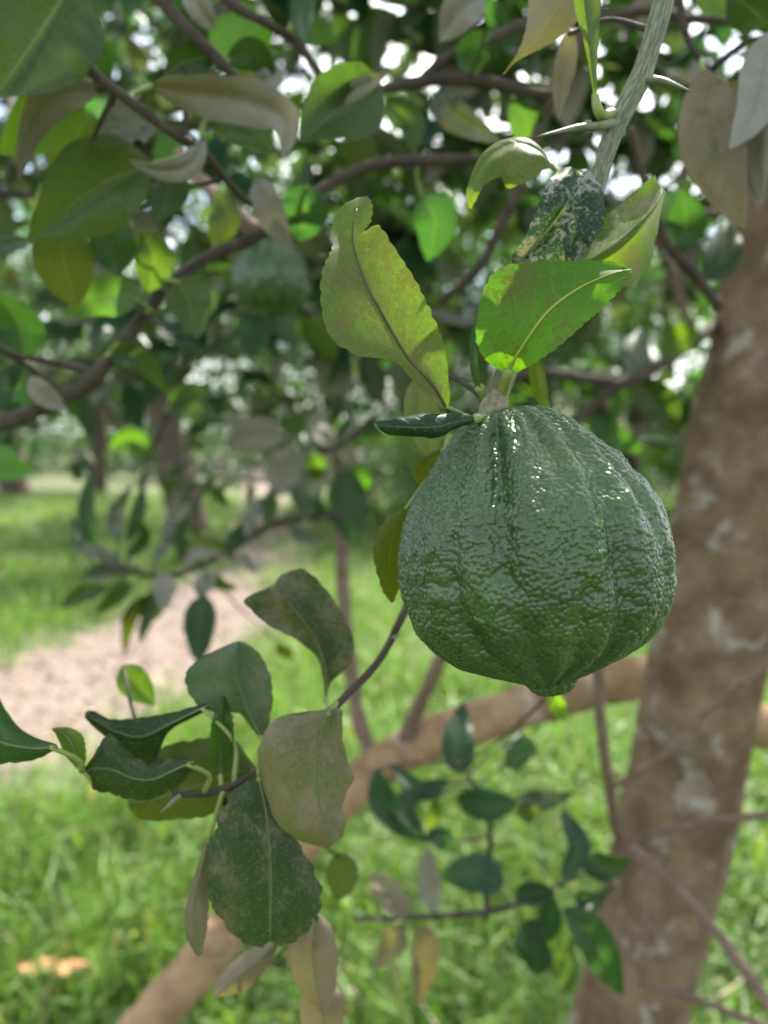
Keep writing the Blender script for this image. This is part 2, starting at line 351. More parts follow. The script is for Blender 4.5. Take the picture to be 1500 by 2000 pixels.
# dry leaves and grit on the path
n = 5200; ii = nr.integers(5, 110, n); sd_ = nr.normal(0, .5, n); q = PC[ii] + Nn[ii] * sd_[:, None] + nr.normal(0, .12, (n, 2)); sz = nr.uniform(.015, .07, n)
d = runit(n); d[:, 2] *= .2; d /= np.linalg.norm(d, axis=1)[:, None]
V, F = leafcards(np.stack([q[:, 0], q[:, 1], gz(q[:, 0], q[:, 1]) + .02], 1), d, runit(n) * .35 + [0, 0, 1.0], sz, sz * .5, .3)
lt = NT('litter'); lr = lt.n('ShaderNodeNewGeometry').outputs['Random Per Island']
LITTER = lt.done(lt.n('ShaderNodeBsdfPrincipled', i={'Base Color': lt.mix(lr, C(.07, .045, .03), C(.34, .25, .18)), 'Roughness': .85}).outputs[0])
lit = link('leaf_litter', mesh_np('leaf_litter', V, F, LITTER)); tag(lit, 'dry brown leaf litter scattered over the dirt path', 'litter', kind='stuff')
# low leafy weeds between the grass
n = 26000
y = np.exp(nr.uniform(math.log(1.0), math.log(9.0), n)); x = nr.uniform(-1, 1, n) * (y * .6 + .35)
k = (pdist(x, y) > nr.normal(.75, .15, n)) & (nr.uniform(0, 1, n) < .35 + .5 * np.clip((x + .3) / 1.2, 0, 1)); x, y = x[k], y[k]; n = len(x)
d = runit(n); d[:, 2] = np.abs(d[:, 2]) * .35; d /= np.linalg.norm(d, axis=1)[:, None]
up = runit(n) * .4 + [0, 0, 1.0]
V, F = leafcards(np.stack([x, y, gz(x, y) + nr.uniform(.02, .09, n)], 1), d, up, nr.uniform(.014, .034, n) * (1 + .08 * y), nr.uniform(.012, .022, n) * (1 + .08 * y))
weeds = link('weeds', mesh_np('weeds', V, F, GRASS)); tag(weeds, 'low broad-leaved weeds growing among the grass', 'weeds', kind='stuff')

# ------------------------------------------------------------------ leaf builders
def pal(name):
    return {'far': (.05, .095, .03), 'green': (.040, .086, .022), 'dark': (.018, .056, .018), 'teal': (.014, .050, .026), 'bright': (.07, .165, .02), 'olive': (.060, .085, .016),
            'yellow': (.090, .125, .006), 'lime': (.075, .155, .010), 'pale': (.085, .10, .045), 'grey': (.05, .075, .05)}[name]
def lcol(name, dust): r, g, b = pal(name); return (r, g, b, dust)

def loft(st, mat, nu=40, nh=8, bulge=.06, wave=.0, cren=.0, seed=0, name='leaf', top=True, eye=None, tooth=34):
    """st (n,3,3): left edge, midrib, right edge in world; -> mesh relative to the first midrib point, origin"""
    A = crom(st, nu); Lf, M, Rt = A[:, 0], A[:, 1], A[:, 2]
    T = np.gradient(M, axis=0); T /= np.linalg.norm(T, axis=1)[:, None] + 1e-12
    rs = np.random.default_rng(seed); ph = rs.uniform(0, 6.28, 4); v = np.linspace(0, 1, nu)
    def half(E, sg):
        d = E - M; ln = np.linalg.norm(d, axis=1)[:, None]
        n = np.cross(T, d * sg); n /= np.linalg.norm(n, axis=1)[:, None] + 1e-12
        rows = []
        for j in range(1, nh + 1):
            s = j / nh
            e = s
            q = M + d * e + n * ln * bulge * math.sin(math.pi * s) + n * ln * wave * s * s * (np.sin(v * 13 + ph[0] * sg) + .6 * np.sin(v * 29 + ph[1] * sg))[:, None]
            if j == nh and cren: q = q + d / (ln + 1e-9) * (cren * np.abs(np.sin(v * tooth + ph[2])) * np.minimum(1, ln[:, 0] / .004))[:, None] + rs.normal(0, cren * .2, (nu, 1)) * d / (ln + 1e-9)
            rows.append(q)
        return rows
    l = half(Lf, -1.0); r = half(Rt, 1.0)
    G = np.stack(l[::-1] + [M] + r, 1); nv = 2 * nh + 1
    uu, vv = np.meshgrid(np.linspace(0, 1, nv), v); uv = np.stack([uu.ravel(), vv.ravel()], 1)
    fl = False
    if eye is not None:
        i = nu // 2; n0 = np.cross(T[i], Rt[i] - Lf[i]); fl = (np.dot(n0, eye - M[i]) > 0) == (not top)
        # grid faces: first axis along T, second across -> normal = across x along = -n0 unless flipped
        fl = not fl
    V = G.reshape(-1, 3)
    return mesh_np(name, V - M[0], grid_faces(nu, nv, flip=fl), mat, uv), M[0]

def add_leaf(par, st, color, stem=None, mat=None, label=None, prad=.0008, pmat=None, rib=0, ribmat=None, **kw):
    me, o = loft(np.asarray(st, float), mat or LEAF, eye=CAM, **kw)
    ob = link('leaf', me, par, o - org(par), color)
    if rib:
        mr = crom(np.asarray(st, float)[:, 1], 24)[:22]; tube('midrib', mr, [rib, rib * .8, rib * .55, rib * .2], ribmat or RIBG, ob, seg=7, m=40)
    if label: ob['label'] = label
    if stem is not None:
        a = np.asarray(stem, float); d = np.linalg.norm(o - a)
        dirn = nrm(np.asarray(st[1][1]) - o)
        if d > .03: prad, pmat = min(prad, .0009), TWIG
        midp = (a + o) / 2 - dirn * min(d * .18, .006) + np.array([0, 0, -d * .05])
        tube('petiole', [o + dirn * .002, midp, a], [prad, prad * .9, prad * 1.35], pmat or PETI, ob, seg=7, m=10)
    return ob
def ST(rows, dz=0.0):
    """rows: (mx,my,mz, lx,ly,lz, rx,ry,rz) pixels and centimetres"""
    return np.array([[P(r[3], r[4], r[5] + dz), P(r[0], r[1], r[2] + dz), P(r[6], r[7], r[8] + dz)] for r in rows])

def prof(v, a=.8):
    return np.sin(np.pi * np.clip(v, 0, 1) ** a) ** .75
def pleaf(par, spine, w, color, roll=0.0, fold=.15, tilt=0.0, stem=None, mat=None, top=True, a=.82, **kw):
    """spine: [(px,py,zcm)...], w: widest width in px; roll turns the blade about its own axis"""
    sp = np.array([P(*s) for s in spine]); c = crom(sp, 9); T = np.gradient(c, axis=0); zc = np.mean([s[2] for s in spine]) / 100
    wm = w / FPX * zc * .5; st = []
    for i in range(9):
        t = nrm(T[i]); vw = nrm(CAM - c[i]); sd = nrm(np.cross(vw, t)); nn = nrm(np.cross(t, sd))
        rl = roll + tilt * (i / 8 - .5); s2 = sd * math.cos(rl) + nn * math.sin(rl); n2 = np.cross(t, s2)
        h = wm * max(prof(i / 8, a), .04)
        st.append([c[i] - s2 * h + n2 * h * fold, c[i], c[i] + s2 * h + n2 * h * fold])
    kw.setdefault('nu', 20); kw.setdefault('nh', 4); kw.setdefault('wave', .05)
    return add_leaf(par, st, color, stem=stem, mat=mat, top=top, **kw)

def nearest(path3, p):
    q = crom(path3, 80); return q[np.argmin(np.linalg.norm(q - p, axis=1))]

def branch(name, pts, rads, label, cat, leaves=(), mat=None, group=None, seg=10, rough=.10, part='stem', zs=1.0, front=0.0, wm=1.0, tl=.8):
    pts = [(p[0], p[1], p[2] * zs - front) for p in pts]
    pw = np.array([P(*p) for p in pts]); t = thing(name, pw[0], label, cat, group)
    rw = [r / FPX * (p[2] / 100) * .5 for r, p in zip(rads, pts)]          # widths in px -> radius
    tube(part, pw, rw, mat or TWIG, t, seg=seg, m=len(pts) * 9, rough=rough)
    for L in leaves:
        sp, w, cn, dust = L[:4]; sp = [(p[0], p[1], p[2] * zs) for p in sp]
        kw = dict(L[4]) if len(L) > 4 else {}
        b = P(*sp[0]); kw.setdefault('tilt', rnd.uniform(-tl, tl)); w = w * wm; kw.setdefault('fold', rnd.uniform(.02, .5)); kw.setdefault('wave', rnd.uniform(.03, .11)); kw.setdefault('bulge', rnd.uniform(.02, .14)); kw.setdefault('a', rnd.uniform(.7, .95))
        n_ = len(sp); dz_ = rnd.uniform(-.05, .08); sp = [(p[0], p[1], p[2] * (1 + dz_ * (j / (n_ - 1)) ** 2)) for j, p in enumerate(sp)]
        if cn in ('grey', 'pale'): kw.setdefault('mat', LEAFG)
        pleaf(t, sp, w, lcol(cn, dust), stem=nearest(pw, b), seed=rnd.randrange(9999), prad=.0013, pmat=TWIG if cn in ('grey',) else PETI, **kw)
    return t, pw

# ------------------------------------------------------------------ the citrus fruit
def make_fruit(centre, half_w, prof_pts, tilt, nth=900, nph=640, pebbles=9200, seed=3, lumps=1.0):
    """radial profile: prof_pts = (v along axis from stem 0 to nipple 1, radius factor)"""
    rs = np.random.default_rng(seed)
    ph = np.linspace(0, 1, nph); kf = int(nth * .72); th = np.concatenate([np.linspace(-np.pi, 0, kf, endpoint=False), np.linspace(0, np.pi, nth - kf, endpoint=False)])   # finer on the side that faces the path
    pv = np.array([p[0] for p in prof_pts]); pz = np.array([p[1] for p in prof_pts]); prr = np.array([p[2] for p in prof_pts])
    z = crom(pz[:, None], nph)[:, 0]; r = np.maximum(crom(prr[:, None], nph)[:, 0], .0008 / half_w)
    TH, _ = np.meshgrid(th, ph)
    Z = np.repeat(z[:, None], nth, 1); Rr = np.repeat(r[:, None], nth, 1)
    # ribs: valleys of uneven depth, wandering a little on their way down
    ribs = [(-2.78, .045, .17), (-2.25, .06, .14), (-1.93, .10, .15), (-1.50, .05, .12), (-1.12, .085, .15), (-.72, .06, .13), (-.25, .05, .14), (.3, .07, .15), (.9, .06, .15), (1.5, .08, .15), (2.1, .06, .15), (2.7, .07, .15)]
    env = np.clip(np.sin(np.pi * np.clip(ph, 0, 1)) ** .55, 0, 1)[:, None]
    D = np.zeros_like(TH)
    for k, (a, dep, w) in enumerate(ribs):
        wob = .06 * np.sin(ph * 7 + k * 1.7) + .035 * np.sin(ph * 17 + k) + .10 * (ph - .5) * math.sin(k * 2.1)
        dd = np.angle(np.exp(1j * (TH - a - wob[:, None])))
        mod = .62 + .38 * np.sin(ph * 9 + k * 2.3)[:, None]
        dep = dep * .85
        D -= dep * np.exp(-(dd / (w * .68)) ** 2) * env * mod
        D += dep * .25 * np.exp(-((np.abs(dd) - w * 1.1) / (w * .7)) ** 2) * env
    X = Rr * np.cos(TH); Y = Rr * np.sin(TH); B = np.stack([X, Y, Z], -1)
    # lumps along the ribs
    nn = np.zeros_like(TH); flat = B[::4, ::4].reshape(-1, 3); nz = np.array([mnoise.noise(Vector(q * 5.2)) * .6 + mnoise.noise(Vector(q * 11)) * .5 for q in flat]).reshape(B[::4, ::4].shape[:2])
    ii = np.clip(np.arange(nph) / 4, 0, nz.shape[0] - 1.001); jj = np.arange(nth) / 4
    i0 = ii.astype(int); fi = (ii - i0)[:, None]; j0 = jj.astype(int) % nz.shape[1]; fj = (jj - jj.astype(int))[None]; j1 = (j0 + 1) % nz.shape[1]
    nn = (nz[i0][:, j0] * (1 - fj) + nz[i0][:, j1] * fj) * (1 - fi) + (nz[i0 + 1][:, j0] * (1 - fj) + nz[i0 + 1][:, j1] * fj) * fi
    D += .034 * lumps * nn * env
    B = B * (1 + 0 * D[..., None]); rad = np.stack([np.cos(TH), np.sin(TH), .35 * Z], -1)
    B = B + rad * (D * np.minimum(1, Rr * 1.6))[..., None]
    # pebbles: small raised oil glands
    peb = np.zeros_like(TH)
    cu = np.cumsum(r * np.hypot(np.gradient(z), np.gradient(r))); cu /= cu[-1]
    dsp = math.sqrt(13.5 / pebbles); arc = np.cumsum(np.hypot(np.gradient(z), np.gradient(r))); pi_ = []; pj = []
    for k_, sa in enumerate(np.arange(dsp * .5, arc[-1], dsp * .87)):      # packed rows of glands, jittered
        ir = np.interp(sa, arc, np.arange(nph)); nrow = max(3, int(2 * np.pi * np.interp(ir, np.arange(nph), r) / dsp)); tt_ = (np.arange(nrow) + .5 * (k_ % 2)) / nrow * 2 * np.pi - np.pi
        pj += list(tt_ + rs.normal(0, .24, nrow) * 2 * np.pi / nrow); pi_ += list(np.interp(sa + rs.normal(0, .24 * dsp, nrow), arc, np.arange(nph)))
    dsz = np.hypot(np.gradient(z), np.gradient(r)); th2 = np.concatenate([th - 2 * np.pi, th, th + 2 * np.pi])
    for a, b in zip(pi_, pj):
        ia = min(int(a), nph - 1); rr_ = max(r[ia], .05); rad_ = dsp * rs.uniform(.42, .64); ds = max(dsz[ia], 1e-4)
        ni = int(rad_ / ds) + 1; wj = min(rad_ / rr_, 3.0)
        i_ = np.arange(max(0, ia - ni), min(nph, ia + ni + 1)); j_ = np.arange(np.searchsorted(th2, b - wj), np.searchsorted(th2, b + wj))
        if not len(j_): continue
        d2 = (((i_ - a) * ds)[:, None] ** 2 + ((th2[j_] - b) * rr_)[None] ** 2) / rad_ ** 2
        hgt = np.clip(1 - d2, 0, 1) ** .55 * rs.uniform(.65, 1.0); jj_ = j_ % nth
        if len(jj_) > nth: continue
        sub = peb[np.ix_(i_, jj_)]; peb[np.ix_(i_, jj_)] = np.maximum(sub, hgt)
    soft = .55 + .45 * np.clip(np.sin(TH * 3 + Z * 4) * .5 + .6, 0, 1)
    B = B + rad * (peb * .0135 * soft * np.clip(env * 1.3, 0, 1))[..., None]
    V = B.reshape(-1, 3) * half_w
    me = mesh_np('peel', V, grid_faces(nph, nth, wrap=True, flip=True), PEEL)
    at = me.attributes.new('pebble', 'FLOAT', 'POINT'); at.data.foreach_set('value', peb.ravel().astype(np.float32))
    return me
PROF = [(0, z_, r_) for z_, r_ in [(1.03, 0), (1.045, .06), (1.085, .13), (1.09, .22), (1.03, .36), (.9, .49), (.71, .66), (.51, .82), (.32, .925), (.12, .985), (-.06, 1.0), (-.26, .985), (-.45, .93), (-.64, .81), (-.79, .60), (-.90, .33), (-.95, .20), (-1.0, .16), (-1.04, .115), (-1.055, .06), (-1.06, 0)]]
FZ = 21.5
fc = P(1036, 1082, FZ); HW = 258 / FPX * FZ / 100
axis = nrm(P(975, 820, FZ + .2) - P(1060, 1345, FZ - .6))
fruit = thing('citrus_fruit', fc, 'large bumpy dark green citrus fruit with deep ribs hanging from the twig', 'fruit')
q = Vector((0, 0, 1)).rotation_difference(Vector(axis)); fruit.rotation_mode = 'QUATERNION'; fruit.rotation_quaternion = q
link('peel', make_fruit(fc, HW, PROF, 0), fruit)
# calyx button where the stalk joins
bm_pts = [(0, 0, HW * 1.00), (0, 0, HW * 1.06), (0, 0, HW * 1.10)]
V, F, Tr = tube_geo(bm_pts, [.0072, .0060, .0042], 14, 10, .12)
me = bpy.data.meshes.new('calyx'); me.from_pydata(V.tolist(), [], F.tolist() + Tr.tolist()); me.materials.append(WOODY)
me.polygons.foreach_set('use_smooth', np.ones(len(me.polygons), bool)); link('calyx', me, fruit)

# ------------------------------------------------------------------ the fruiting twig
tw_pts = [(1325, -140, 23.5), (1296, 0, 23), (1268, 100, 23), (1245, 165, 23), (1205, 240, 23), (1180, 310, 23), (1165, 370, 23), (1130, 480, 23.2), (1070, 600, 23), (1010, 690, 22.4), (975, 755, 22.0), (963, 812, 21.7)]
tw = np.array([P(*p) for p in tw_pts]); twig = thing('fruiting_twig', tw[0], 'thorny green twig that carries the large citrus fruit', 'twig')
tube('stem', tw, [w / FPX * p[2] / 200 for w, p in zip([41, 41, 39, 42, 40, 34, 32, 32, 30, 32, 36, 44], tw_pts)], STEM, twig, seg=18, m=120, rough=.05)
for a, b in (((1252, 150, 22.9), (1352, 179, 22.0)), ((1198, 242, 22.8), (1046, 267, 21.6))):
    a = P(*a); b = P(*b); mid = a * .5 + b * .5 + np.array([0, 0, .0006])
    tube('thorn', [a, a * .8 + b * .2, mid, b], [.0017, .00135, .0010, .0001], THORN, twig, seg=9, m=16)
tube('peduncle', [P(992, 722, 22.2), P(976, 755, 21.9), P(965, 790, 21.6), P(962, 822, 21.5)], [.0030, .0034, .0038, .0046], WOODY, twig, seg=16, m=24, rough=.10)
node = P(968, 772, 21.9)
# A: large blotched leaf left of the stalk, tip torn
add_leaf(twig, ST([(877, 806, 20.5, 874, 805, 20.5, 880, 806, 20.5), (845, 752, 20.2, 824, 762, 19.9, 877, 772, 20.4), (800, 703, 20.0, 772, 708, 19.6, 868, 690, 20.3), (770, 655, 19.9, 700, 692, 19.3, 852, 638, 20.1),
    (742, 605, 19.8, 646, 655, 19.1, 829, 585, 20.0), (718, 560, 19.8, 629, 590, 19.1, 802, 535, 19.9), (702, 520, 19.9, 631, 530, 19.3, 770, 488, 19.9), (692, 487, 20.0, 646, 494, 19.6, 738, 442, 20.1),
    (689, 464, 20.1, 652, 474, 19.8, 711, 452, 20.1), (690, 438, 20.2, 648, 452, 19.9, 722, 432, 20.2), (697, 408, 20.4, 664, 408, 20.2, 726, 402, 20.4), (709, 384, 20.6, 700, 385, 20.6, 717, 383, 20.6)]),
    (.075, .118, .006, .73), rib=.0005, ribmat=RIBB, mat=LEAFY, stem=node, nu=90, nh=10, cren=.0005, tooth=70, bulge=.05, wave=.01, seed=1, top=False, label='yellow-green blotched leaf with a torn tip')
# B: bright leaf above the fruit
add_leaf(twig, ST([(990, 732, 21.0, 986, 729, 21.0, 995, 733, 21.0), (1003, 705, 20.6, 948, 700, 20.6, 1035, 713, 20.3), (1022, 675, 20.3, 932, 660, 20.5, 1069, 691, 19.9), (1045, 640, 20.1, 936, 605, 20.4, 1107, 661, 19.7),
    (1072, 607, 20.0, 955, 550, 20.4, 1140, 630, 19.6), (1105, 580, 20.0, 990, 520, 20.4, 1156, 618, 19.7), (1140, 558, 20.1, 1050, 513, 20.4, 1182, 594, 19.9), (1175, 542, 20.1, 1120, 509, 20.4, 1209, 566, 19.9),
    (1210, 530, 20.1, 1175, 510, 20.4, 1226, 546, 20.0), (1235, 527, 20.1, 1222, 517, 20.2, 1236, 533, 20.1)]),
    lcol('lime', .60), rib=.0005, ribmat=RIBY, mat=LEAFY2, stem=P(978, 785, 21.8), nu=80, nh=10, cren=.0005, tooth=60, bulge=.07, wave=.012, seed=2, top=True, prad=.0019, label='glowing bright green leaf with a brown patch')
# D: leaf folded along its midrib
add_leaf(twig, ST([(1100, 535, 21.6, 1088, 528, 21.8, 1112, 545, 21.8), (1165, 500, 21.2, 1125, 484, 21.9, 1180, 565, 22.0), (1205, 475, 21.1, 1163, 448, 22.1, 1236, 550, 22.2), (1240, 445, 21.1, 1200, 410, 22.2, 1270, 515, 22.3),
    (1268, 418, 21.2, 1235, 379, 22.2, 1280, 470, 22.3), (1287, 393, 21.4, 1262, 357, 22.1, 1287, 430, 22.2), (1298, 370, 21.7, 1280, 342, 22.0, 1300, 372, 22.0)]),
    lcol('lime', .62), stem=P(1075, 590, 22.8), nu=60, nh=9, cren=.0004, tooth=50, bulge=.10, wave=.015, seed=3, top=True)
# E: dark leaf with silvery patches
add_leaf(twig, ST([(1128, 332, 22.0, 1095, 330, 21.9, 1160, 338, 22.3), (1122, 365, 21.7, 1072, 360, 21.5, 1173, 375, 21.9), (1106, 400, 21.6, 1052, 405, 21.2, 1181, 410, 21.6), (1080, 435, 21.6, 1035, 445, 21.1, 1176, 442, 21.5),
    (1050, 470, 21.6, 1015, 480, 21.1, 1150, 480, 21.5), (1020, 505, 21.6, 995, 515, 21.3, 1110, 518, 21.5), (990, 545, 21.8, 975, 550, 21.6, 1040, 552, 21.6)]),
    (.014, .050, .028, .685), mat=LEAFS, stem=P(1166, 368, 22.9), nu=60, nh=9, cren=.0006, tooth=44, bulge=.16, wave=.035, seed=4, top=True, label='dark glossy leaf covered in silvery patches')
# F: yellow leaf curling over
add_leaf(twig, ST([(1083, 330, 23, 1080, 326, 23, 1086, 335, 23), (1050, 295, 23, 1054, 288, 23.3, 1064, 330, 22.7), (1015, 281, 23, 1020, 272, 23.5, 1040, 352, 22.6), (985, 286, 23, 984, 277, 23.5, 992, 362, 22.7),
    (955, 308, 22.9, 948, 297, 23.4, 975, 345, 22.6), (931, 345, 22.8, 923, 336, 23.2, 946, 362, 22.6), (919, 380, 22.8, 911, 372, 23.0, 930, 388, 22.7), (917, 407, 22.9, 914, 403, 22.9, 920, 408, 22.9)]),
    lcol('yellow', .45), stem=P(1160, 385, 23), nu=50, nh=8, cren=.0004, bulge=.18, wave=.05, seed=5, top=True, label='yellowing leaf curled over like a hook')
# G narrow edge-on leaf, H rolled horizontal leaf, I and J yellow leaves behind the fruit
add_leaf(twig, ST([(940, 768, 21.6, 936, 769, 21.6, 944, 766, 21.6), (927, 735, 21.3, 922, 735, 21.8, 933, 735, 21.0), (925, 690, 21.2, 917, 690, 22.0, 935, 690, 20.8), (931, 635, 21.2, 922, 642, 21.9, 941, 632, 20.9), (946, 585, 21.3, 943, 588, 21.5, 950, 585, 21.2)]),
    lcol('dark', .2), stem=P(958, 780, 21.9), nu=30, nh=5, seed=6, prad=.0015)
add_leaf(twig, ST([(937, 818, 20.6, 937, 815, 20.6, 937, 822, 20.6), (900, 822, 20.1, 897, 808, 20.5, 893, 836, 20.2), (860, 832, 19.8, 855, 811, 20.4, 850, 854, 20.0), (815, 835, 19.7, 810, 813, 20.3, 806, 851, 20.2), (775, 833, 19.7, 770, 816, 20.1, 768, 849, 20.2), (748, 831, 19.8, 745, 821, 20.0, 748, 846, 20.1), (731, 828, 20, 731, 824, 20, 735, 834, 20)]),
    lcol('teal', .25), stem=P(960, 808, 21.6), nu=50, nh=8, cren=.0004, bulge=.25, wave=.05, seed=7, prad=.0014, label='dark leaf rolled into a narrow tube over the fruit')
add_leaf(twig, ST([(800, 985, 23.5, 795, 985, 23.5, 805, 990, 23.5), (775, 1020, 23.2, 750, 1022, 23.2, 800, 1040, 23.4), (764, 1065, 23.1, 729, 1062, 22.9, 802, 1080, 23.4), (760, 1110, 23.1, 735, 1110, 22.9, 792, 1120, 23.4), (762, 1150, 23.2, 749, 1155, 23.1, 776, 1155, 23.4), (766, 1177, 23.4, 762, 1176, 23.4, 769, 1176, 23.4)]),
    lcol('yellow', .25), stem=P(880, 850, 24.6), nu=40, nh=7, cren=.0004, bulge=.08, seed=8, top=False, label='yellow leaf hanging behind the left side of the fruit')
add_leaf(twig, ST([(872, 875, 24, 868, 873, 24, 876, 880, 24), (845, 895, 23.9, 825, 893, 23.8, 870, 910, 24), (835, 915, 23.9, 806, 915, 23.7, 865, 930, 24), (835, 940, 24, 812, 940, 23.9, 860, 945, 24), (842, 960, 24.1, 838, 962, 24, 848, 960, 24)]),
    lcol('yellow', .2), stem=P(930, 812, 22.6), nu=30, nh=6, bulge=.08, seed=9, top=False)
# pale thin leaf behind A, drooping strip right of the stalk
pleaf(twig, [(815, 735, 27), (822, 790, 27), (835, 850, 27), (850, 905, 27)], 70, lcol('pale', .3), roll=.3, stem=P(945, 775, 23), top=False)
pleaf(twig, [(1043, 690, 24), (1050, 735, 24), (1062, 780, 24), (1083, 825, 24)], 34, lcol('lime', .25), roll=.5, stem=P(1022, 690, 22.6), top=False, tilt=1.2)
# upper part of the twig: dusty leaf and narrow folded leaf with a hooked petiole
add_leaf(twig, ST([(1135, -60, 24.5, 1110, -62, 24.5, 1150, -58, 24.6), (1110, -20, 24.2, 1040, -25, 24.3, 1140, 10, 24.6), (1085, 20, 24.0, 1033, 20, 24.1, 1128, 38, 24.5), (1055, 60, 23.9, 1027, 62, 23.8, 1090, 75, 24.3), (1025, 98, 23.8, 1012, 102, 23.7, 1045, 100, 24.0), (998, 128, 23.8, 993, 130, 23.7, 1006, 122, 23.9), (983, 146, 23.9, 981, 146, 23.9, 986, 144, 23.9)]),
    lcol('olive', .85), stem=P(1290, -40, 23.2), nu=50, nh=8, cren=.0004, bulge=.05, seed=10, top=True, label='dusty tan leaf drooping to a long point')
add_leaf(twig, ST([(1163, 190, 22.6, 1160, 190, 22.6, 1167, 190, 22.6), (1155, 130, 22.6, 1150, 130, 22.9, 1166, 128, 22.8), (1150, 70, 22.7, 1138, 72, 23.0, 1170, 66, 23.0), (1143, 10, 22.8, 1122, 14, 23.2, 1172, 0, 23.2), (1135, -50, 23, 1120, -48, 23.2, 1160, -56, 23.2), (1128, -90, 23.2, 1126, -90, 23.2, 1130, -90, 23.2)]),
    lcol('lime', .25), stem=None, nu=40, nh=6, bulge=.1, seed=11, top=False)
tube('petiole', [P(1163, 185, 22.6), P(1167, 212, 22.6), P(1178, 226, 22.7), P(1196, 224, 22.9)], [.0012, .0015, .0017, .0019], PETI, twig, seg=9, m=20)
pleaf(twig, [(1112, 55, 27), (1108, 110, 27), (1098, 170, 27), (1090, 232, 27)], 46, lcol('pale', .7), roll=.4, stem=P(1275, 60, 23.2))

# ------------------------------------------------------------------ lower left sprig
SD = -2.0
sp_pts = [(p[0], p[1], p[2] + SD) for p in [(800, 1170, 30), (785, 1205, 29.5), (740, 1290, 28.5), (665, 1370, 27.5), (590, 1440, 27), (510, 1505, 26.6), (420, 1545, 26.4), (345, 1552, 26.2)]]
spw = np.array([P(*p) for p in sp_pts]); sprig = thing('leafy_sprig', spw[0], 'drooping sprig of dusty curled leaves hanging over the bright grass', 'twig')
tube('stem', spw, [w / FPX * p[2] / 200 for w, p in zip([16, 16, 15, 16, 16, 16, 15, 12], sp_pts)], TWIG, sprig, seg=10, m=70, rough=.15)
tube('thorn', [P(352, 1552, 24.2), P(335, 1568, 24.1), P(312, 1588, 24)], [.0011, .0008, .0001], THORN, sprig, seg=8, m=10)
tube('thorn', [P(762, 1248, 27), P(772, 1244, 26.9), P(786, 1236, 26.8)], [.0011, .0007, .0001], THORN, sprig, seg=8, m=8)
def sleaf(rows, col, z, s, **kw):
    z = z + SD
    st = ST([(r[0], r[1], z + (r[6] if len(r) > 6 else 0), r[2], r[3], z + (r[7] if len(r) > 7 else .4), r[4], r[5], z + (r[8] if len(r) > 8 else .4)) for r in rows])
    kw.setdefault('rib', .00036); kw.setdefault('nu', 50); kw.setdefault('nh', 8); kw.setdefault('cren', .0005); kw.setdefault('seed', s); kw.setdefault('stem', nearest(spw, st[0][1]))
    return add_leaf(kw.pop('par', sprig), st, col, **kw)
sleaf([(503, 1512, 498, 1512, 508, 1514), (512, 1548, 455, 1550, 528, 1545), (520, 1590, 430, 1600, 552, 1600), (526, 1640, 412, 1660, 585, 1655), (528, 1690, 408, 1715, 612, 1705), (529, 1740, 414, 1760, 624, 1750), (528, 1785, 440, 1805, 607, 1800), (528, 1820, 476, 1838, 578, 1836), (527, 1838, 515, 1850, 545, 1846)],
      (.034, .085, .036, .50), 25.5, 21, bulge=.06, wave=.02, tooth=28, cren=.0012, label='broad dark leaf with brown dust hanging straight down')
sleaf([(648, 1384, 640, 1385, 655, 1381), (634, 1408, 548, 1400, 668, 1392), (625, 1445, 512, 1445, 668, 1440), (621, 1485, 506, 1490, 678, 1490), (619, 1520, 508, 1530, 690, 1520), (622, 1555, 523, 1572, 676, 1548), (629, 1590, 550, 1612, 668, 1580), (640, 1622, 592, 1643, 672, 1608), (655, 1646, 640, 1655, 668, 1638)],
      (.085, .125, .040, .70), 25.2, 22, bulge=.12, wave=.03, label='tan dust-covered leaf with a curled right edge')
sleaf([(466, 1252, 455, 1254, 478, 1254), (460, 1285, 385, 1290, 508, 1280), (462, 1320, 364, 1330, 526, 1320), (472, 1355, 385, 1375, 531, 1360), (485, 1390, 425, 1393, 528, 1395), (500, 1420, 465, 1390, 522, 1425), (513, 1448, 508, 1446, 517, 1446)][::-1],
      (.045, .090, .055, .52), 27.0, 23, bulge=.14, wave=.04, label='grey-green wavy leaf above the tan leaf')
sleaf([(378, 1488, 374, 1480, 382, 1496), (345, 1502, 338, 1481, 352, 1532), (300, 1522, 298, 1498, 310, 1553), (260, 1520, 250, 1470, 268, 1560), (225, 1505, 216, 1437, 225, 1553), (190, 1500, 192, 1462, 186, 1540), (168, 1505, 166, 1500, 170, 1512)],
      lcol('green', .12), 25.0, 24, bulge=.16, wave=.05, cren=.0008, stem=P(400, 1545, 24.3), label='clean dark green leaf with a curled back edge')
sleaf([(405, 1378, 400, 1374, 408, 1384), (340, 1410, 330, 1394, 332, 1428), (280, 1438, 270, 1403, 300, 1488), (230, 1430, 215, 1405, 258, 1478), (188, 1408, 178, 1388, 195, 1432), (166, 1398, 164, 1396, 168, 1401)], lcol('dark', .15), 27.0, 25, bulge=.1, wave=.03)
sleaf([(505, 1505, 500, 1500, 508, 1510), (460, 1510, 450, 1440, 450, 1570), (400, 1530, 390, 1445, 400, 1592), (340, 1550, 320, 1460, 330, 1602), (285, 1565, 270, 1500, 280, 1600), (250, 1570, 248, 1560, 252, 1580)], lcol('olive', .2), 28.0, 26, bulge=.08, wave=.03, top=False)
sleaf([(430, 1524, 427, 1522, 433, 1522), (431, 1480, 412, 1478, 450, 1478, .5, 0, 0), (432, 1435, 412, 1430, 456, 1430, .5, 0, 0), (433, 1390, 420, 1388, 450, 1388), (436, 1360, 433, 1360, 440, 1360)], lcol('green', .1), 26.6, 27, bulge=.1)
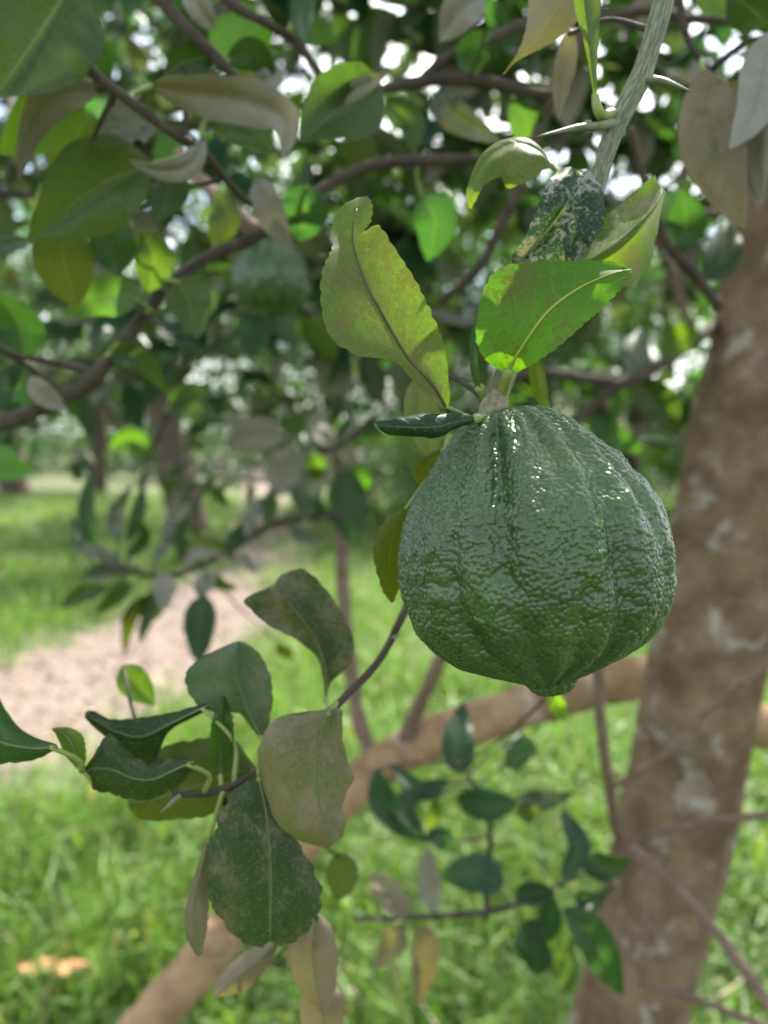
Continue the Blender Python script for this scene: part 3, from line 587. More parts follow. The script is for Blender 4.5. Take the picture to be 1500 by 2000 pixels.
sleaf([(160, 1508, 156, 1508, 164, 1506), (148, 1475, 130, 1478, 167, 1470), (136, 1447, 116, 1448, 160, 1438), (120, 1430, 108, 1432, 136, 1422), (102, 1424, 101, 1425, 104, 1422)], lcol('lime', .1), 25.0, 28, bulge=.1, stem=P(205, 1530, 23.5), top=False)
sleaf([(112, 1458, 110, 1455, 112, 1462), (70, 1462, 60, 1440, 70, 1482, 0, 1.5, .3), (20, 1455, 20, 1400, 10, 1490, 0, 1.5, .3), (-30, 1440, -30, 1320, -40, 1490, 0, 1.5, .3), (-90, 1420, -80, 1300, -95, 1470, 0, 1.2, .3), (-150, 1400, -150, 1395, -150, 1408)], lcol('green', .15), 24.0, 29, bulge=.1, stem=P(160, 1505, 23), label='green leaf folded along its midrib')
sleaf([(408, 1635, 405, 1635, 411, 1636), (395, 1690, 384, 1700, 408, 1690), (380, 1760, 362, 1775, 406, 1770), (380, 1815, 362, 1820, 403, 1815), (386, 1850, 374, 1850, 397, 1845), (392, 1866, 388, 1866, 396, 1864)], lcol('olive', .8), 26.2, 30, bulge=.15, stem=P(435, 1545, 24.4))
sleaf([(636, 1372, 632, 1372, 640, 1372), (638, 1335, 632, 1330, 645, 1335), (635, 1300, 620, 1285, 680, 1300), (622, 1260, 580, 1250, 690, 1255), (598, 1220, 530, 1225, 665, 1195), (572, 1188, 490, 1190, 630, 1145), (552, 1162, 481, 1168, 590, 1113), (540, 1135, 530, 1145, 550, 1122)],
      (.045, .09, .045, .56), 29.0, 31, bulge=.14, wave=.03, label='mottled grey leaf folded into two lobes above the sprig')
sleaf([(620, 1785, 615, 1785, 625, 1785), (615, 1820, 573, 1830, 648, 1815), (612, 1870, 560, 1875, 658, 1870), (618, 1920, 585, 1930, 655, 1925), (628, 1960, 615, 1965, 645, 1960), (634, 1985, 631, 1985, 637, 1985)], lcol('pale', .95), 29.0, 32, bulge=.06)
sleaf([(545, 1835, 540, 1830, 548, 1838), (505, 1875, 495, 1850, 525, 1885), (470, 1905, 455, 1880, 490, 1925), (440, 1930, 425, 1915, 455, 1942), (418, 1945, 416, 1943, 420, 1947)], lcol('pale', .9), 30.0, 33, bulge=.06)
sleaf([(630, 1915, 620, 1915, 640, 1915), (632, 1950, 590, 1945, 670, 1945), (632, 2000, 590, 2005, 668, 2000), (630, 2060, 610, 2060, 650, 2060)], lcol('olive', .95), 31.0, 34, bulge=.1)
for L in [([(238, 1300, 34), (265, 1335, 34), (303, 1378, 34)], 62, 'bright', .15, dict(roll=.3)),          ([(660, 1665, 38), (668, 1710, 38), (660, 1760, 38)], 66, 'olive', .5, dict(top=False)), ([(575, 1850, 32), (555, 1870, 32), (530, 1880, 32)], 30, 'green', .1, {})]:
    pleaf(sprig, L[0], L[1], lcol(L[2], L[3]), stem=nearest(spw, P(*L[0][0])), seed=rnd.randrange(999), **L[4])

# ------------------------------------------------------------------ the tree on the right: trunk and its bare twigs
tk_px = [(1235, 1960, 98), (1270, 1825, 97), (1318, 1620, 95), (1367, 1350, 92), (1432, 1000, 88), (1495, 700, 86), (1545, 450, 85), (1600, 150, 84), (1650, -200, 84)]
tkw = [P(*p) for p in tk_px]; d0 = nrm(tkw[0] - tkw[2])
foot = tkw[0] + d0 * ((tkw[0][2] + .02) / -d0[2]); foot2 = tkw[0] * .5 + foot * .5
tkp = np.array([foot, foot2] + tkw); tree = thing('citrus_tree', foot, 'leaning citrus trunk with mottled brown bark and pale lichen patches', 'tree')
tkr = [.092, .078] + [w / FPX * p[2] / 200 for w, p in zip([207, 206, 208, 214, 220, 215, 210, 200, 190], tk_px)]
tube('trunk', tkp, tkr, BARK, tree, seg=48, m=180, rough=.06)
def ptw(pts, w0, w1, par, mat=BARE, name='bare_twig', zs=1.0):
    pts = [(p[0], p[1], p[2] * zs) for p in pts]
    pw = np.array([P(*p) for p in pts]); z = np.mean([p[2] for p in pts]) / 100
    k = np.linspace(w0, w1, len(pts)) / FPX * z / 2
    return tube(name, pw, k, mat, par, seg=9, m=len(pts) * 8, rough=.2)
ptw([(1290, 1690, 88), (1215, 1640, 74), (1190, 1530, 66), (1172, 1400, 62), (1168, 1300, 60), (1150, 1230, 58)], 26, 17, tree)
ptw([(1215, 1645, 72), (1290, 1625, 68), (1390, 1605, 64), (1520, 1588, 60)], 17, 12, tree)
ptw([(1225, 1660, 72), (1300, 1715, 66), (1390, 1810, 60), (1450, 1890, 56), (1520, 1990, 52)], 20, 20, tree)
ptw([(1192, 1540, 66), (1290, 1480, 62), (1370, 1400, 60), (1430, 1350, 58), (1520, 1280, 56)], 14, 9, tree)
ptw([(1260, 1925, 84), (1330, 1940, 78), (1420, 1975, 72), (1530, 2020, 66)], 16, 12, tree)
ptw([(1250, 1700, 84), (1258, 1780, 83), (1260, 1860, 84), (1252, 1925, 86)], 10, 8, tree)

# the pale limb that leans behind the trunk
lb_px = [(1900, 1560, 125), (1620, 1465, 122), (1480, 1415, 120), (1350, 1340, 118), (1230, 1322, 116), (1120, 1352, 114), (1000, 1390, 112), (880, 1430, 110), (750, 1492, 108), (650, 1572, 106), (545, 1690, 105), (420, 1845, 104), (320, 1965, 103), (200, 2110, 102)]
lbw = [P(*p) for p in lb_px]; e = nrm(lbw[-1] - lbw[-3]); endg = lbw[-1] + e * (lbw[-1][2] + .02) / max(-e[2], .3)
lbp = np.array([endg] + lbw[::-1]); limb = thing('leaning_limb', lbp[0], 'smooth pale brown limb leaning diagonally behind the lichen-covered trunk', 'branch')
tube('stem', lbp, [.050] + [w / FPX * p[2] / 200 for w, p in zip([92, 90, 88, 86, 84, 82, 82, 84, 86, 88, 86, 82, 82, 80], lb_px[::-1])], LIMB, limb, seg=28, m=150, rough=.15)
ptw([(790, 1450, 108), (815, 1385, 104), (845, 1320, 100), (880, 1250, 97), (905, 1180, 95)], 34, 22, limb)
ptw([(735, 1490, 106), (700, 1400, 108), (672, 1200, 112), (668, 1050, 116), (660, 900, 120)], 30, 26, limb)
for k_, (px_, py_, z_) in enumerate([(745, 1478, 104), (410, 1830, 101)]):
    pt = P(px_, py_, z_); tube('knot', [pt + [0, .012, -.01], pt, pt + [0, -.012, .012]], [.026, .022, .010], LIMB, limb, seg=12, m=10, rough=.2)

# ------------------------------------------------------------------ dark sprig under the fruit
Lz = 55
branch('dark_sprig', [(690, 1795, 58), (800, 1792, 57), (945, 1782, 56), (1010, 1765, 55), (1080, 1735, 55), (1140, 1705, 54)], [9, 11, 12, 12, 10, 7], 'thin sprig with glossy dark green leaves in front of the lichen-covered trunk', 'twig', wm=.86, tl=1.6, leaves=[
    ([(985, 1735, Lz), (930, 1705, Lz), (858, 1712, Lz)], 84, 'teal', .25, dict(roll=.2)), ([(1095, 1720, Lz), (1130, 1660, Lz), (1112, 1610, Lz), (1100, 1578, Lz)], 52, 'teal', .1, dict(roll=.4, tilt=1.0)),
    ([(1135, 1700, 54), (1180, 1695, 54), (1228, 1678, 54)], 66, 'dark', .1, dict(roll=-.2)), ([(1120, 1745, 54), (1160, 1765, 54), (1205, 1730, 54)], 46, 'dark', .1, dict(roll=-.5)),
    ([(1080, 1745, Lz), (1075, 1790, Lz), (1062, 1850, Lz)], 56, 'teal', .1, {}), ([(1050, 1790, Lz), (1045, 1850, Lz), (1050, 1905, Lz)], 88, 'teal', .2, dict(roll=.5)),
    ([(1095, 1775, 53), (1160, 1840, 53), (1216, 1945, 53)], 86, 'dark', .08, dict(roll=-.15)), ([(1000, 1745, Lz), (1045, 1745, Lz), (1085, 1745, Lz)], 54, 'teal', .2, {}),
    ([(800, 1795, 57), (760, 1745, 57), (722, 1708, 57)], 58, 'olive', .9, {}), ([(790, 1800, 57), (770, 1840, 57), (725, 1890, 57)], 62, 'olive', .85, dict(roll=.4)), ([(830, 1805, 57), (830, 1870, 57), (815, 1970, 57)], 62, 'olive', .9, {}),
    ([(850, 1785, 57), (838, 1720, 57), (836, 1650, 57)], 58, 'pale', .9, dict(roll=.3))])
branch('dark_sprig', [(948, 1795, 60), (955, 1700, 60), (955, 1600, 60), (930, 1545, 59), (905, 1490, 58)], [13, 12, 11, 9, 6], 'upright sprig with dark blue-green leaves between the fruit and the pale limb', 'twig', wm=.86, tl=1.6, leaves=[
    ([(905, 1515, 58), (895, 1450, 58), (905, 1370, 58)], 74, 'teal', .1, {}), ([(985, 1490, 60), (1000, 1475, 60), (1020, 1425, 60)], 56, 'green', .05, {}), ([(1020, 1435, 60), (1020, 1470, 60), (1005, 1510, 60)], 60, 'green', .05, {}),
    ([(890, 1555, 59), (950, 1570, 59), (1012, 1568, 59)], 82, 'teal', .3, dict(roll=.4)), ([(880, 1525, 59), (820, 1545, 59), (760, 1490, 59)], 48, 'teal', .3, dict(roll=.3)),
    ([(735, 1500, 60), (760, 1580, 60), (835, 1645, 60)], 66, 'teal', .2, dict(roll=.2)), ([(820, 1545, 60), (790, 1580, 60), (830, 1630, 60)], 50, 'teal', .45, {}), ([(850, 1555, 60), (848, 1590, 60), (838, 1628, 60)], 30, 'olive', .1, dict(top=False)),
    ([(1010, 1560, 60), (1070, 1560, 60), (1128, 1545, 60)], 44, 'grey', .5, dict(roll=.4)), ([(1010, 1570, 60), (1035, 1590, 60), (1058, 1575, 60)], 40, 'olive', .1, dict(top=False)), ([(830, 1635, 60), (865, 1640, 60), (888, 1665, 60)], 46, 'teal', .1, {}),
    ([(1085, 1340, 40), (1088, 1375, 40), (1108, 1410, 40)], 38, 'lime', .05, dict(top=False))])

# ------------------------------------------------------------------ mid-ground bush sprig, left
Z = 80
branch('bush_sprig', [(665, 1010, 95), (600, 1010, 90), (520, 1030, 86), (440, 1080, 83), (370, 1115, 80), (300, 1125, 78), (230, 1110, 76)], [20, 18, 15, 14, 12, 10, 7], 'radiating sprig of slender leaves above the dirt path', 'twig', wm=.78, tl=1.5, leaves=[
    ([(185, 1070, Z), (168, 1000, Z), (178, 918, Z)], 42, 'dark', .2, {}), ([(230, 1060, Z), (225, 1000, Z), (258, 945, Z)], 40, 'grey', .6, dict(roll=.3)), ([(250, 1060, Z), (270, 1000, Z), (282, 945, Z)], 34, 'dark', .4, {}),
    ([(215, 1145, Z), (170, 1155, Z), (118, 1185, Z)], 46, 'green', .1, {}), ([(260, 1140, Z), (225, 1165, Z), (188, 1200, Z)], 44, 'green', .1, {}), ([(290, 1160, Z), (255, 1205, Z), (242, 1282, Z)], 38, 'olive', .1, {}), ([(300, 1165, Z), (290, 1200, Z), (272, 1258, Z)], 34, 'green', .1, {}),
    ([(315, 1120, 76), (322, 1150, 76), (318, 1195, 76)], 60, 'pale', .95, {}), ([(330, 1140, Z), (300, 1180, Z), (285, 1215, Z)], 60, 'green', .1, {}), ([(240, 1105, Z), (190, 1078, Z), (135, 1070, Z)], 36, 'grey', .7, {}), ([(250, 1110, Z), (200, 1112, Z), (140, 1130, Z)], 36, 'dark', .5, {}),
    ([(280, 1110, Z), (220, 1120, Z), (150, 1150, Z)], 30, 'pale', .7, {}), ([(250, 1090, Z), (280, 1055, Z), (275, 1015, Z)], 34, 'dark', .2, {}), ([(330, 1110, Z), (380, 1065, Z), (430, 1065, Z), (465, 1105, Z)], 34, 'olive', .3, dict(top=False)), ([(350, 1110, Z), (385, 1080, Z), (430, 1085, Z)], 30, 'pale', .9, {}),
    ([(440, 1080, Z), (465, 1045, Z), (500, 1000, Z)], 38, 'dark', .3, {}), ([(480, 1050, Z), (500, 990, Z), (545, 980, Z)], 40, 'grey', .7, {}), ([(520, 1030, Z), (528, 990, Z), (530, 950, Z)], 38, 'green', .2, {}), ([(160, 1080, Z), (155, 1050, Z), (140, 1010, Z)], 34, 'dark', .2, {}),
    ([(415, 1110, Z), (400, 1145, Z), (385, 1165, Z)], 60, 'pale', .8, dict(roll=.6)), ([(400, 1120, Z), (430, 1140, Z), (465, 1150, Z)], 34, 'bright', .1, {}), ([(300, 1100, Z), (330, 1050, Z), (320, 1010, Z)], 30, 'grey', .6, {}), ([(360, 1100, Z), (350, 1050, Z), (370, 1000, Z)], 30, 'dark', .2, {}),
    ([(600, 1010, 88), (585, 970, 88), (560, 950, 88)], 44, 'teal', .5, {}), ([(560, 1020, 88), (590, 1045, 88), (640, 1050, 88)], 34, 'grey', .5, {}), ([(640, 1010, 90), (610, 985, 90), (570, 1000, 90)], 34, 'dark', .3, {}), ([(455, 1085, Z), (480, 1095, Z), (500, 1125, Z)], 30, 'grey', .7, {}), ([(400, 1160, 70), (390, 1215, 70), (388, 1300, 70)], 82, 'dark', .2, {}), ([(545, 1255, 76), (555, 1270, 76), (575, 1285, 76)], 34, 'yellow', .1, dict(top=False))])
branch('bush_sprig', [(735, 815, 105), (690, 850, 105), (640, 880, 104), (600, 890, 104)], [18, 16, 14, 10], 'sprig with a large dark hanging leaf and pale dusty leaves beside the far trunk', 'twig', [
    ([(680, 915, 100), (678, 980, 100), (688, 1065, 100)], 82, 'dark', .1, {}), ([(700, 905, 102), (705, 935, 102), (712, 965, 102)], 40, 'bright', .1, {}), ([(612, 885, 102), (616, 910, 102), (620, 940, 102)], 42, 'bright', .1, {}),
    ([(560, 850, 104), (490, 850, 104), (440, 870, 104)], 70, 'pale', .95, {}), ([(590, 880, 104), (560, 920, 104), (545, 970, 104)], 90, 'pale', .9, {}), ([(640, 870, 104), (620, 830, 104), (645, 800, 104)], 44, 'pale', .9, dict(roll=.4)), ([(655, 865, 104), (690, 890, 104), (720, 880, 104)], 36, 'pale', .8, {}),
    ([(600, 840, 104), (570, 830, 104), (545, 825, 104)], 40, 'green', .1, {}), ([(640, 900, 104), (600, 960, 104), (600, 1010, 104)], 50, 'grey', .6, {})])

# ------------------------------------------------------------------ upper left branches
A1 = branch('citrus_branch', [(-60, 850, 58), (0, 828, 58), (110, 785, 58), (180, 740, 58), (255, 650, 58), (330, 560, 59), (410, 500, 60), (490, 468, 61), (580, 405, 62), (680, 340, 63), (780, 315, 64), (870, 312, 65), (990, 312, 66)], [30, 30, 28, 30, 26, 25, 24, 26, 24, 22, 22, 22, 20], 'long crooked branch climbing from the left towards the thorny twig', 'branch', zs=0.68, leaves=[
    ([(275, 585, 55), (205, 575, 55), (130, 615, 55)], 86, 'green', .05, dict(top=False)), ([(345, 545, 55), (370, 590, 55), (385, 660, 55)], 92, 'green', .05, dict(top=False)), ([(275, 450, 56), (300, 500, 56), (290, 570, 56)], 76, 'green', .05, dict(top=False)),
    ([(60, 735, 56), (85, 770, 56), (130, 800, 56)], 44, 'pale', .9, {}), ([(500, 350, 58), (530, 410, 58), (575, 498, 58)], 66, 'grey', .9, dict(roll=.4)), ([(600, 360, 60), (595, 410, 60), (585, 470, 60)], 90, 'dark', .1, {}),
    ([(415, 480, 60), (440, 420, 60), (420, 370, 60)], 60, 'olive', .3, dict(top=False)), ([(210, 690, 57), (270, 700, 57), (330, 770, 57)], 50, 'green', .1, {}), ([(820, 380, 66), (850, 430, 66), (835, 510, 66)], 86, 'dark', .1, {})])[0]
ptw([(165, 722, 58), (110, 710, 57), (40, 695, 56), (-30, 670, 55)], 13, 10, A1, TWIG, 'side_twig', zs=0.68); ptw([(110, 760, 58), (60, 720, 57), (0, 680, 56)], 14, 11, A1, TWIG, 'side_twig', zs=0.68)
ptw([(505, 455, 61), (450, 410, 64), (400, 360, 67), (350, 300, 70)], 32, 26, A1, BARE, 'side_twig', zs=0.68)
A2 = branch('citrus_branch', [(-60, -10, 42), (0, 30, 42), (80, 85, 42), (150, 120, 42), (230, 180, 43), (330, 255, 44), (400, 300, 46), (440, 350, 48), (490, 400, 50)], [24, 22, 20, 22, 20, 18, 18, 16, 14], 'dark slender branch with grey dusty leaves slanting from the upper left', 'branch', zs=0.76, front=2.5, leaves=[
    ([(200, 175, 40), (110, 185, 40), (55, 250, 40), (35, 355, 40)], 70, 'grey', .95, dict(roll=-.5, tilt=-.8)), ([(145, -40, 38), (80, 60, 38), (-10, 190, 38)], 210, 'dark', .1, dict(top=False)), ([(130, 160, 42), (90, 230, 42), (0, 300, 42)], 120, 'bright', .05, dict(top=False)),
    ([(290, 165, 41), (380, 178, 41), (480, 195, 41), (560, 235, 41), (552, 308, 41)], 90, 'pale', .93, dict(roll=.3, tilt=-1.0)), ([(420, 205, 43), (480, 245, 43), (535, 300, 43)], 100, 'green', .05, dict(top=False)), ([(400, 265, 42), (370, 320, 42), (310, 332, 42), (250, 312, 42)], 46, 'grey', .95, dict(roll=-.4)),
    ([(310, 235, 44), (250, 250, 44), (200, 315, 44)], 86, 'grey', .7, dict(roll=.4)), ([(300, 320, 44), (190, 365, 44), (55, 470, 44)], 165, 'green', .05, dict(top=False)), ([(195, 240, 46), (150, 300, 46), (110, 360, 46)], 110, 'olive', .1, dict(top=False)), ([(120, 430, 46), (125, 510, 46), (150, 600, 46)], 110, 'olive', .1, dict(top=False)),
    ([(300, 330, 45), (330, 370, 45), (300, 440, 45)], 80, 'dark', .1, dict(top=False)), ([(190, 130, 44), (120, 150, 44), (50, 150, 44)], 60, 'pale', .8, {}), ([(235, 420, 48), (220, 480, 48), (230, 540, 48)], 90, 'dark', .4, {})])[0]
ptw([(150, 115, 42), (145, 60, 41), (170, 0, 40), (190, -50, 40)], 14, 10, A2, TWIG, 'side_twig', zs=0.76); ptw([(360, 262, 44), (362, 200, 44), (350, 140, 44)], 12, 8, A2, TWIG, 'side_twig', zs=0.76)
branch('citrus_branch', [(270, -50, 50), (330, 20, 50), (400, 90, 50), (462, 155, 51), (490, 200, 52)], [26, 25, 23, 20, 14], 'straight dark branch dropping from the top edge of the canopy', 'branch', zs=0.7, leaves=[
    ([(360, -40, 49), (390, 15, 49), (420, 60, 49)], 50, 'grey', .9, {}), ([(440, 120, 51), (500, 105, 51), (540, 180, 51)], 60, 'dark', .2, dict(roll=.3)), ([(420, 110, 51), (360, 120, 51), (320, 150, 51)], 60, 'dark', .1, {}), ([(480, 170, 52), (530, 150, 52), (520, 110, 52)], 40, 'grey', .8, {})])
branch('citrus_branch', [(400, -60, 55), (450, 5, 55), (520, 45, 55), (580, 85, 56), (625, 145, 56), (642, 175, 56)], [22, 21, 19, 18, 16, 12], 'dark branch curving down beside a wide dusty leaf', 'branch', zs=0.68, leaves=[
    ([(755, 145, 48), (700, 170, 48), (640, 195, 48), (570, 212, 48)], 40, 'pale', .9, dict(roll=-.4)), ([(745, 165, 49), (660, 215, 49), (585, 280, 49)], 140, 'dark', .05, dict(top=False)), ([(600, -20, 55), (590, 30, 55), (600, 90, 55)], 50, 'dark', .1, {}), ([(470, 20, 58), (480, 80, 58), (520, 130, 58)], 130, 'bright', .05, dict(top=False)), ([(560, 80, 57), (610, 60, 57), (660, 80, 57)], 50, 'green', .05, {})])
A3 = branch('citrus_branch', [(1150, 40, 62), (1110, 120, 61), (1080, 185, 60), (1030, 182, 60), (960, 163, 60), (880, 155, 60), (820, 160, 60), (750, 175, 60), (700, 215, 60)], [26, 26, 27, 26, 25, 24, 24, 20, 16], 'knobbly grey branch reaching left above the yellowing hooked leaf', 'branch', zs=0.74, leaves=[
    ([(945, -20, 52), (900, 20, 52), (858, 80, 52)], 80, 'grey', .95, dict(roll=.3)), ([(860, 165, 60), (880, 220, 60), (980, 280, 60)], 60, 'grey', .5, {}), ([(750, 190, 60), (800, 240, 60), (810, 300, 60)], 60, 'green', .1, {}), ([(1000, 190, 60), (1030, 240, 60), (1020, 290, 60)], 70, 'green', .1, {}), ([(930, 150, 60), (920, 100, 60), (960, 60, 60)], 60, 'green', .1, {})])[0]
ptw([(1075, 190, 60), (1050, 260, 61), (1010, 370, 62), (970, 460, 63), (930, 530, 64), (860, 590, 65)], 26, 18, A3, TWIG, 'side_twig', zs=0.74); ptw([(820, 160, 60), (870, 115, 60), (950, 80, 60), (1040, 45, 61), (1150, 40, 62)], 20, 22, A3, TWIG, 'side_twig', zs=0.74)
ptw([(1150, 40, 62), (1260, 20, 62), (1340, 35, 62), (1440, 40, 62), (1540, 30, 62)], 20, 16, A3, TWIG, 'side_twig', zs=0.74)
# right side
A4 = branch('citrus_branch', [(1480, 585, 98), (1400, 635, 86), (1320, 690, 78), (1250, 735, 73), (1205, 755, 72), (1150, 800, 72), (1095, 840, 72), (1000, 900, 73)], [26, 25, 25, 25, 24, 20, 17, 12], 'dark forked branch passing in front of the lichen-covered trunk', 'branch', leaves=[
    ([(1290, 700, 74), (1330, 660, 74), (1370, 650, 74)], 60, 'bright', .05, {}), ([(1200, 770, 74), (1180, 830, 74), (1210, 890, 74)], 60, 'green', .05, {}), ([(1150, 810, 74), (1190, 850, 74), (1260, 880, 74)], 60, 'green', .05, {}), ([(1240, 745, 74), (1290, 790, 74), (1320, 850, 74)], 70, 'green', .2, {}), ([(1270, 730, 74), (1240, 690, 74), (1250, 640, 74)], 50, 'grey', .5, {})])[0]
ptw([(1210, 752, 72), (1140, 740, 72), (1060, 728, 72), (1000, 740, 72)], 24, 18, A4, TWIG, 'side_twig'); ptw([(1170, 790, 73), (1200, 840, 76), (1240, 910, 80)], 26, 26, A4, TWIG, 'side_twig')
branch('citrus_branch', [(1230, 250, 58), (1260, 360, 60), (1300, 470, 62), (1360, 540, 64), (1405, 600, 66)], [14, 16, 20, 22, 22], 'thin dark branch behind the folded leaf running down to the trunk', 'branch', zs=0.8, leaves=[
    ([(1310, 480, 62), (1340, 440, 62), (1330, 370, 62)], 80, 'dark', .2, {}), ([(1290, 450, 62), (1320, 400, 62), (1360, 400, 62)], 60, 'dark', .5, {}), ([(1370, 545, 64), (1410, 500, 64), (1420, 430, 64)], 70, 'dark', .4, {})])
branch('citrus_branch', [(1330, -60, 34), (1330, 20, 34), (1345, 80, 34), (1375, 125, 34), (1420, 170, 35), (1500, 180, 36)], [14, 14, 13, 12, 11, 9], 'thin branch with broad dusty pointed leaves hanging at the upper right', 'branch', [
    ([(1372, 130, 33), (1385, 230, 33), (1410, 330, 33), (1455, 445, 33)], 125, 'olive', .82, dict(roll=.25)), ([(1510, 60, 32), (1490, 140, 32), (1470, 220, 32), (1425, 290, 32)], 90, 'grey', .9, dict(roll=-.3)), ([(1500, 190, 33), (1480, 260, 33), (1490, 400, 33)], 90, 'grey', .9, dict(roll=.5)), ([(1420, 160, 34), (1440, 230, 34), (1400, 300, 34)], 70, 'olive', .7, dict(roll=.7)),
    ([(1420, -20, 36), (1470, 20, 36), (1510, 60, 36)], 80, 'dark', .1, {}), ([(1370, -30, 38), (1400, 0, 38), (1430, 35, 38)], 60, 'bright', .05, dict(top=False))])
ptw([(1270, 440, 95), (1310, 530, 95), (1350, 640, 95)], 22, 16, tree, BARE)
# dark round leaves at the left edge
branch('citrus_branch', [(-120, 640, 46), (-40, 670, 46), (30, 700, 46), (70, 740, 46)], [14, 13, 12, 8], 'short twig with rounded dark leaves above the crooked branch', 'branch', [
    ([(45, 695, 45), (35, 630, 45), (-10, 570, 45)], 90, 'dark', .1, {}), ([(50, 705, 45), (30, 760, 45), (-60, 740, 45)], 90, 'teal', .15, {}), ([(-30, 880, 60), (20, 910, 60), (65, 920, 60)], 64, 'bright', .05, dict(top=False)), ([(-10, 480, 46), (30, 475, 46), (60, 470, 46)], 30, 'grey', .3, {})])
branch('citrus_branch', [(330, 800, 90), (310, 850, 90), (290, 890, 90), (270, 880, 90)], [12, 11, 9, 6], 'drooping twig with small green leaves left of the far trunk', 'branch', [
    ([(295, 885, 88), (255, 860, 88), (213, 875, 88)], 48, 'bright', .05, {}), ([(330, 790, 88), (370, 770, 88), (420, 765, 88)], 50, 'green', .05, {}), ([(325, 800, 88), (380, 800, 88), (440, 830, 88)], 50, 'green', .05, {})])

# second fruit hanging blurred behind
f2 = thing('citrus_fruit', P(530, 545, 75), 'smaller blurred dark green citrus fruit under the crooked branch', 'fruit')
link('peel', make_fruit(None, 76 / FPX * .75, PROF, 0, nth=150, nph=120, pebbles=300, seed=5), f2)
tube('stalk', [P(530, 462, 75), P(525, 450, 72), P(520, 440, 60), P(500, 466, 41.5)], [.0022, .002, .002, .002], TWIG, f2, seg=8, m=12)

SUNLIT = [(P(740, 590, 19.8), .045), (P(1060, 575, 20.1), .032), (P(1230, 470, 21.5), .03), (P(960, 330, 23), .03)]
def clear_of_sun(mid, half):
    mid = np.atleast_2d(mid); k = np.ones(len(mid), bool)
    for o, rr in SUNLIT:
        d = mid - o; t = d @ SUNV; k &= (np.linalg.norm(d - t[:, None] * SUNV, axis=1) > rr + half) | (t < .02)
    return k
# ------------------------------------------------------------------ leafy branches filling the canopy (each leaf an object, meshes shared)
TPL = []
for k in range(7):
    sp_ = np.random.default_rng(50 + k); L_ = 1.0; w_ = sp_.uniform(.22, .27); st = []; cu = sp_.uniform(-.25, .35); tw_ = sp_.uniform(-.5, .5); fo = sp_.uniform(.05, .5)
    for i in range(9):
        v = i / 8; h = w_ * max(prof(v, .85), .02); c_ = np.array([0, v, -cu * v * v]); a_ = tw_ * v
        st.append([c_ + [-h * math.cos(a_), 0, h * fo - h * math.sin(a_)], c_, c_ + [h * math.cos(a_), 0, h * fo + h * math.sin(a_)]])
    me, _ = loft(np.array(st), LEAFB, nu=11, nh=2, bulge=.08, wave=.06, seed=k, eye=np.array([0, .5, 9.0])); TPL.append(me)
CHOICES = [('green', .05), ('green', .1), ('dark', .1), ('dark', .3), ('bright', .05), ('olive', .3), ('teal', .2), ('teal', .2), ('grey', .9), ('grey', .9), ('pale', .9)]
def canopy_branch(a, b, nl, label, group, lsize=(.05, .09), r0=.005, name='canopy_branch', bias=None):
    a = np.asarray(a, float); b = np.asarray(b, float); L = np.linalg.norm(b - a)
    mids = [a + (b - a) * f + nr.normal(0, .07 * L, 3) for f in (.33, .66)]; pts = np.array([a] + mids + [b])
    t = thing(name, a, label, 'branch', group); tube('stem', pts, [r0, r0 * .8, r0 * .6, r0 * .3], TWIG, t, seg=6, m=14)
    cs = crom(pts, 60); T = np.gradient(cs, axis=0)
    for i in range(nl):
        k = int(4 + 55 * (i + nr.uniform(0, 1)) / nl); k = min(k, 59); p = cs[k]; tg = nrm(T[k])
        d = nrm(tg * .5 + nrm(nr.normal(size=3)) * 1.0 + np.array([0, 0, -.35])); nn = nrm(np.array([0, 0, .9]) + nr.normal(0, .55, 3)); sd = nrm(np.cross(d, nn)); nn = np.cross(sd, d)
        s = nr.uniform(*lsize)
        if not clear_of_sun(p + d * s * .5, s * .5)[0]: continue
        cn, du = (bias or CHOICES)[nr.integers(len(bias or CHOICES))]
        M_ = Matrix(((sd[0] * s, d[0] * s, nn[0] * s, 0), (sd[1] * s, d[1] * s, nn[1] * s, 0), (sd[2] * s, d[2] * s, nn[2] * s, 0), (0, 0, 0, 1)))
        o = link('leaf', TPL[nr.integers(len(TPL))], t, (0, 0, 0), lcol(cn, du)); q_ = p - a + d * .004
        o.matrix_basis = Matrix.Translation(Vector(q_)) @ M_
    return t
GR = 'leafy branches filling the canopy behind the fruit'; LB = 'out-of-focus leafy branch in the canopy behind the fruit'
for i in range(135):
    z = nr.uniform(80, 240); px = nr.uniform(-80, 1580); py = nr.uniform(-250, 640) if i % 3 else nr.uniform(-250, 250)
    a = P(px, py, z); ang = nr.uniform(0, 6.28); ln = nr.uniform(.22, .42)
    b = a + np.array([math.cos(ang), .5 * math.sin(ang), nr.uniform(-.45, .15)]) * ln
    canopy_branch(a, b, int(nr.integers(13, 21)), LB, GR)
for i in range(16):
    a = P(nr.uniform(1000, 1560), nr.uniform(-150, 380), nr.uniform(90, 200)); ang = nr.uniform(0, 6.28)
    canopy_branch(a, a + np.array([math.cos(ang), .5 * math.sin(ang), nr.uniform(-.45, .15)]) * nr.uniform(.22, .42), int(nr.integers(12, 19)), LB, GR)
for px, py, z in [(1250, 90, 120), (1190, 200, 140), (1330, 190, 110), (1150, 230, 170), (640, 20, 130), (700, 90, 150), (110, 320, 140), (40, 540, 150), (1280, 150, 180), (1240, 260, 150), (30, 330, 120), (420, 230, 160)]:
    a = P(px - 70, py - 60, z); canopy_branch(a, P(px + 90, py + 60, z + nr.uniform(-10, 20)), 15, LB, GR)
GR3 = 'leafy branches hanging over the dirt path'; LB3 = 'out-of-focus leafy branch hanging low over the dirt path and lawn'
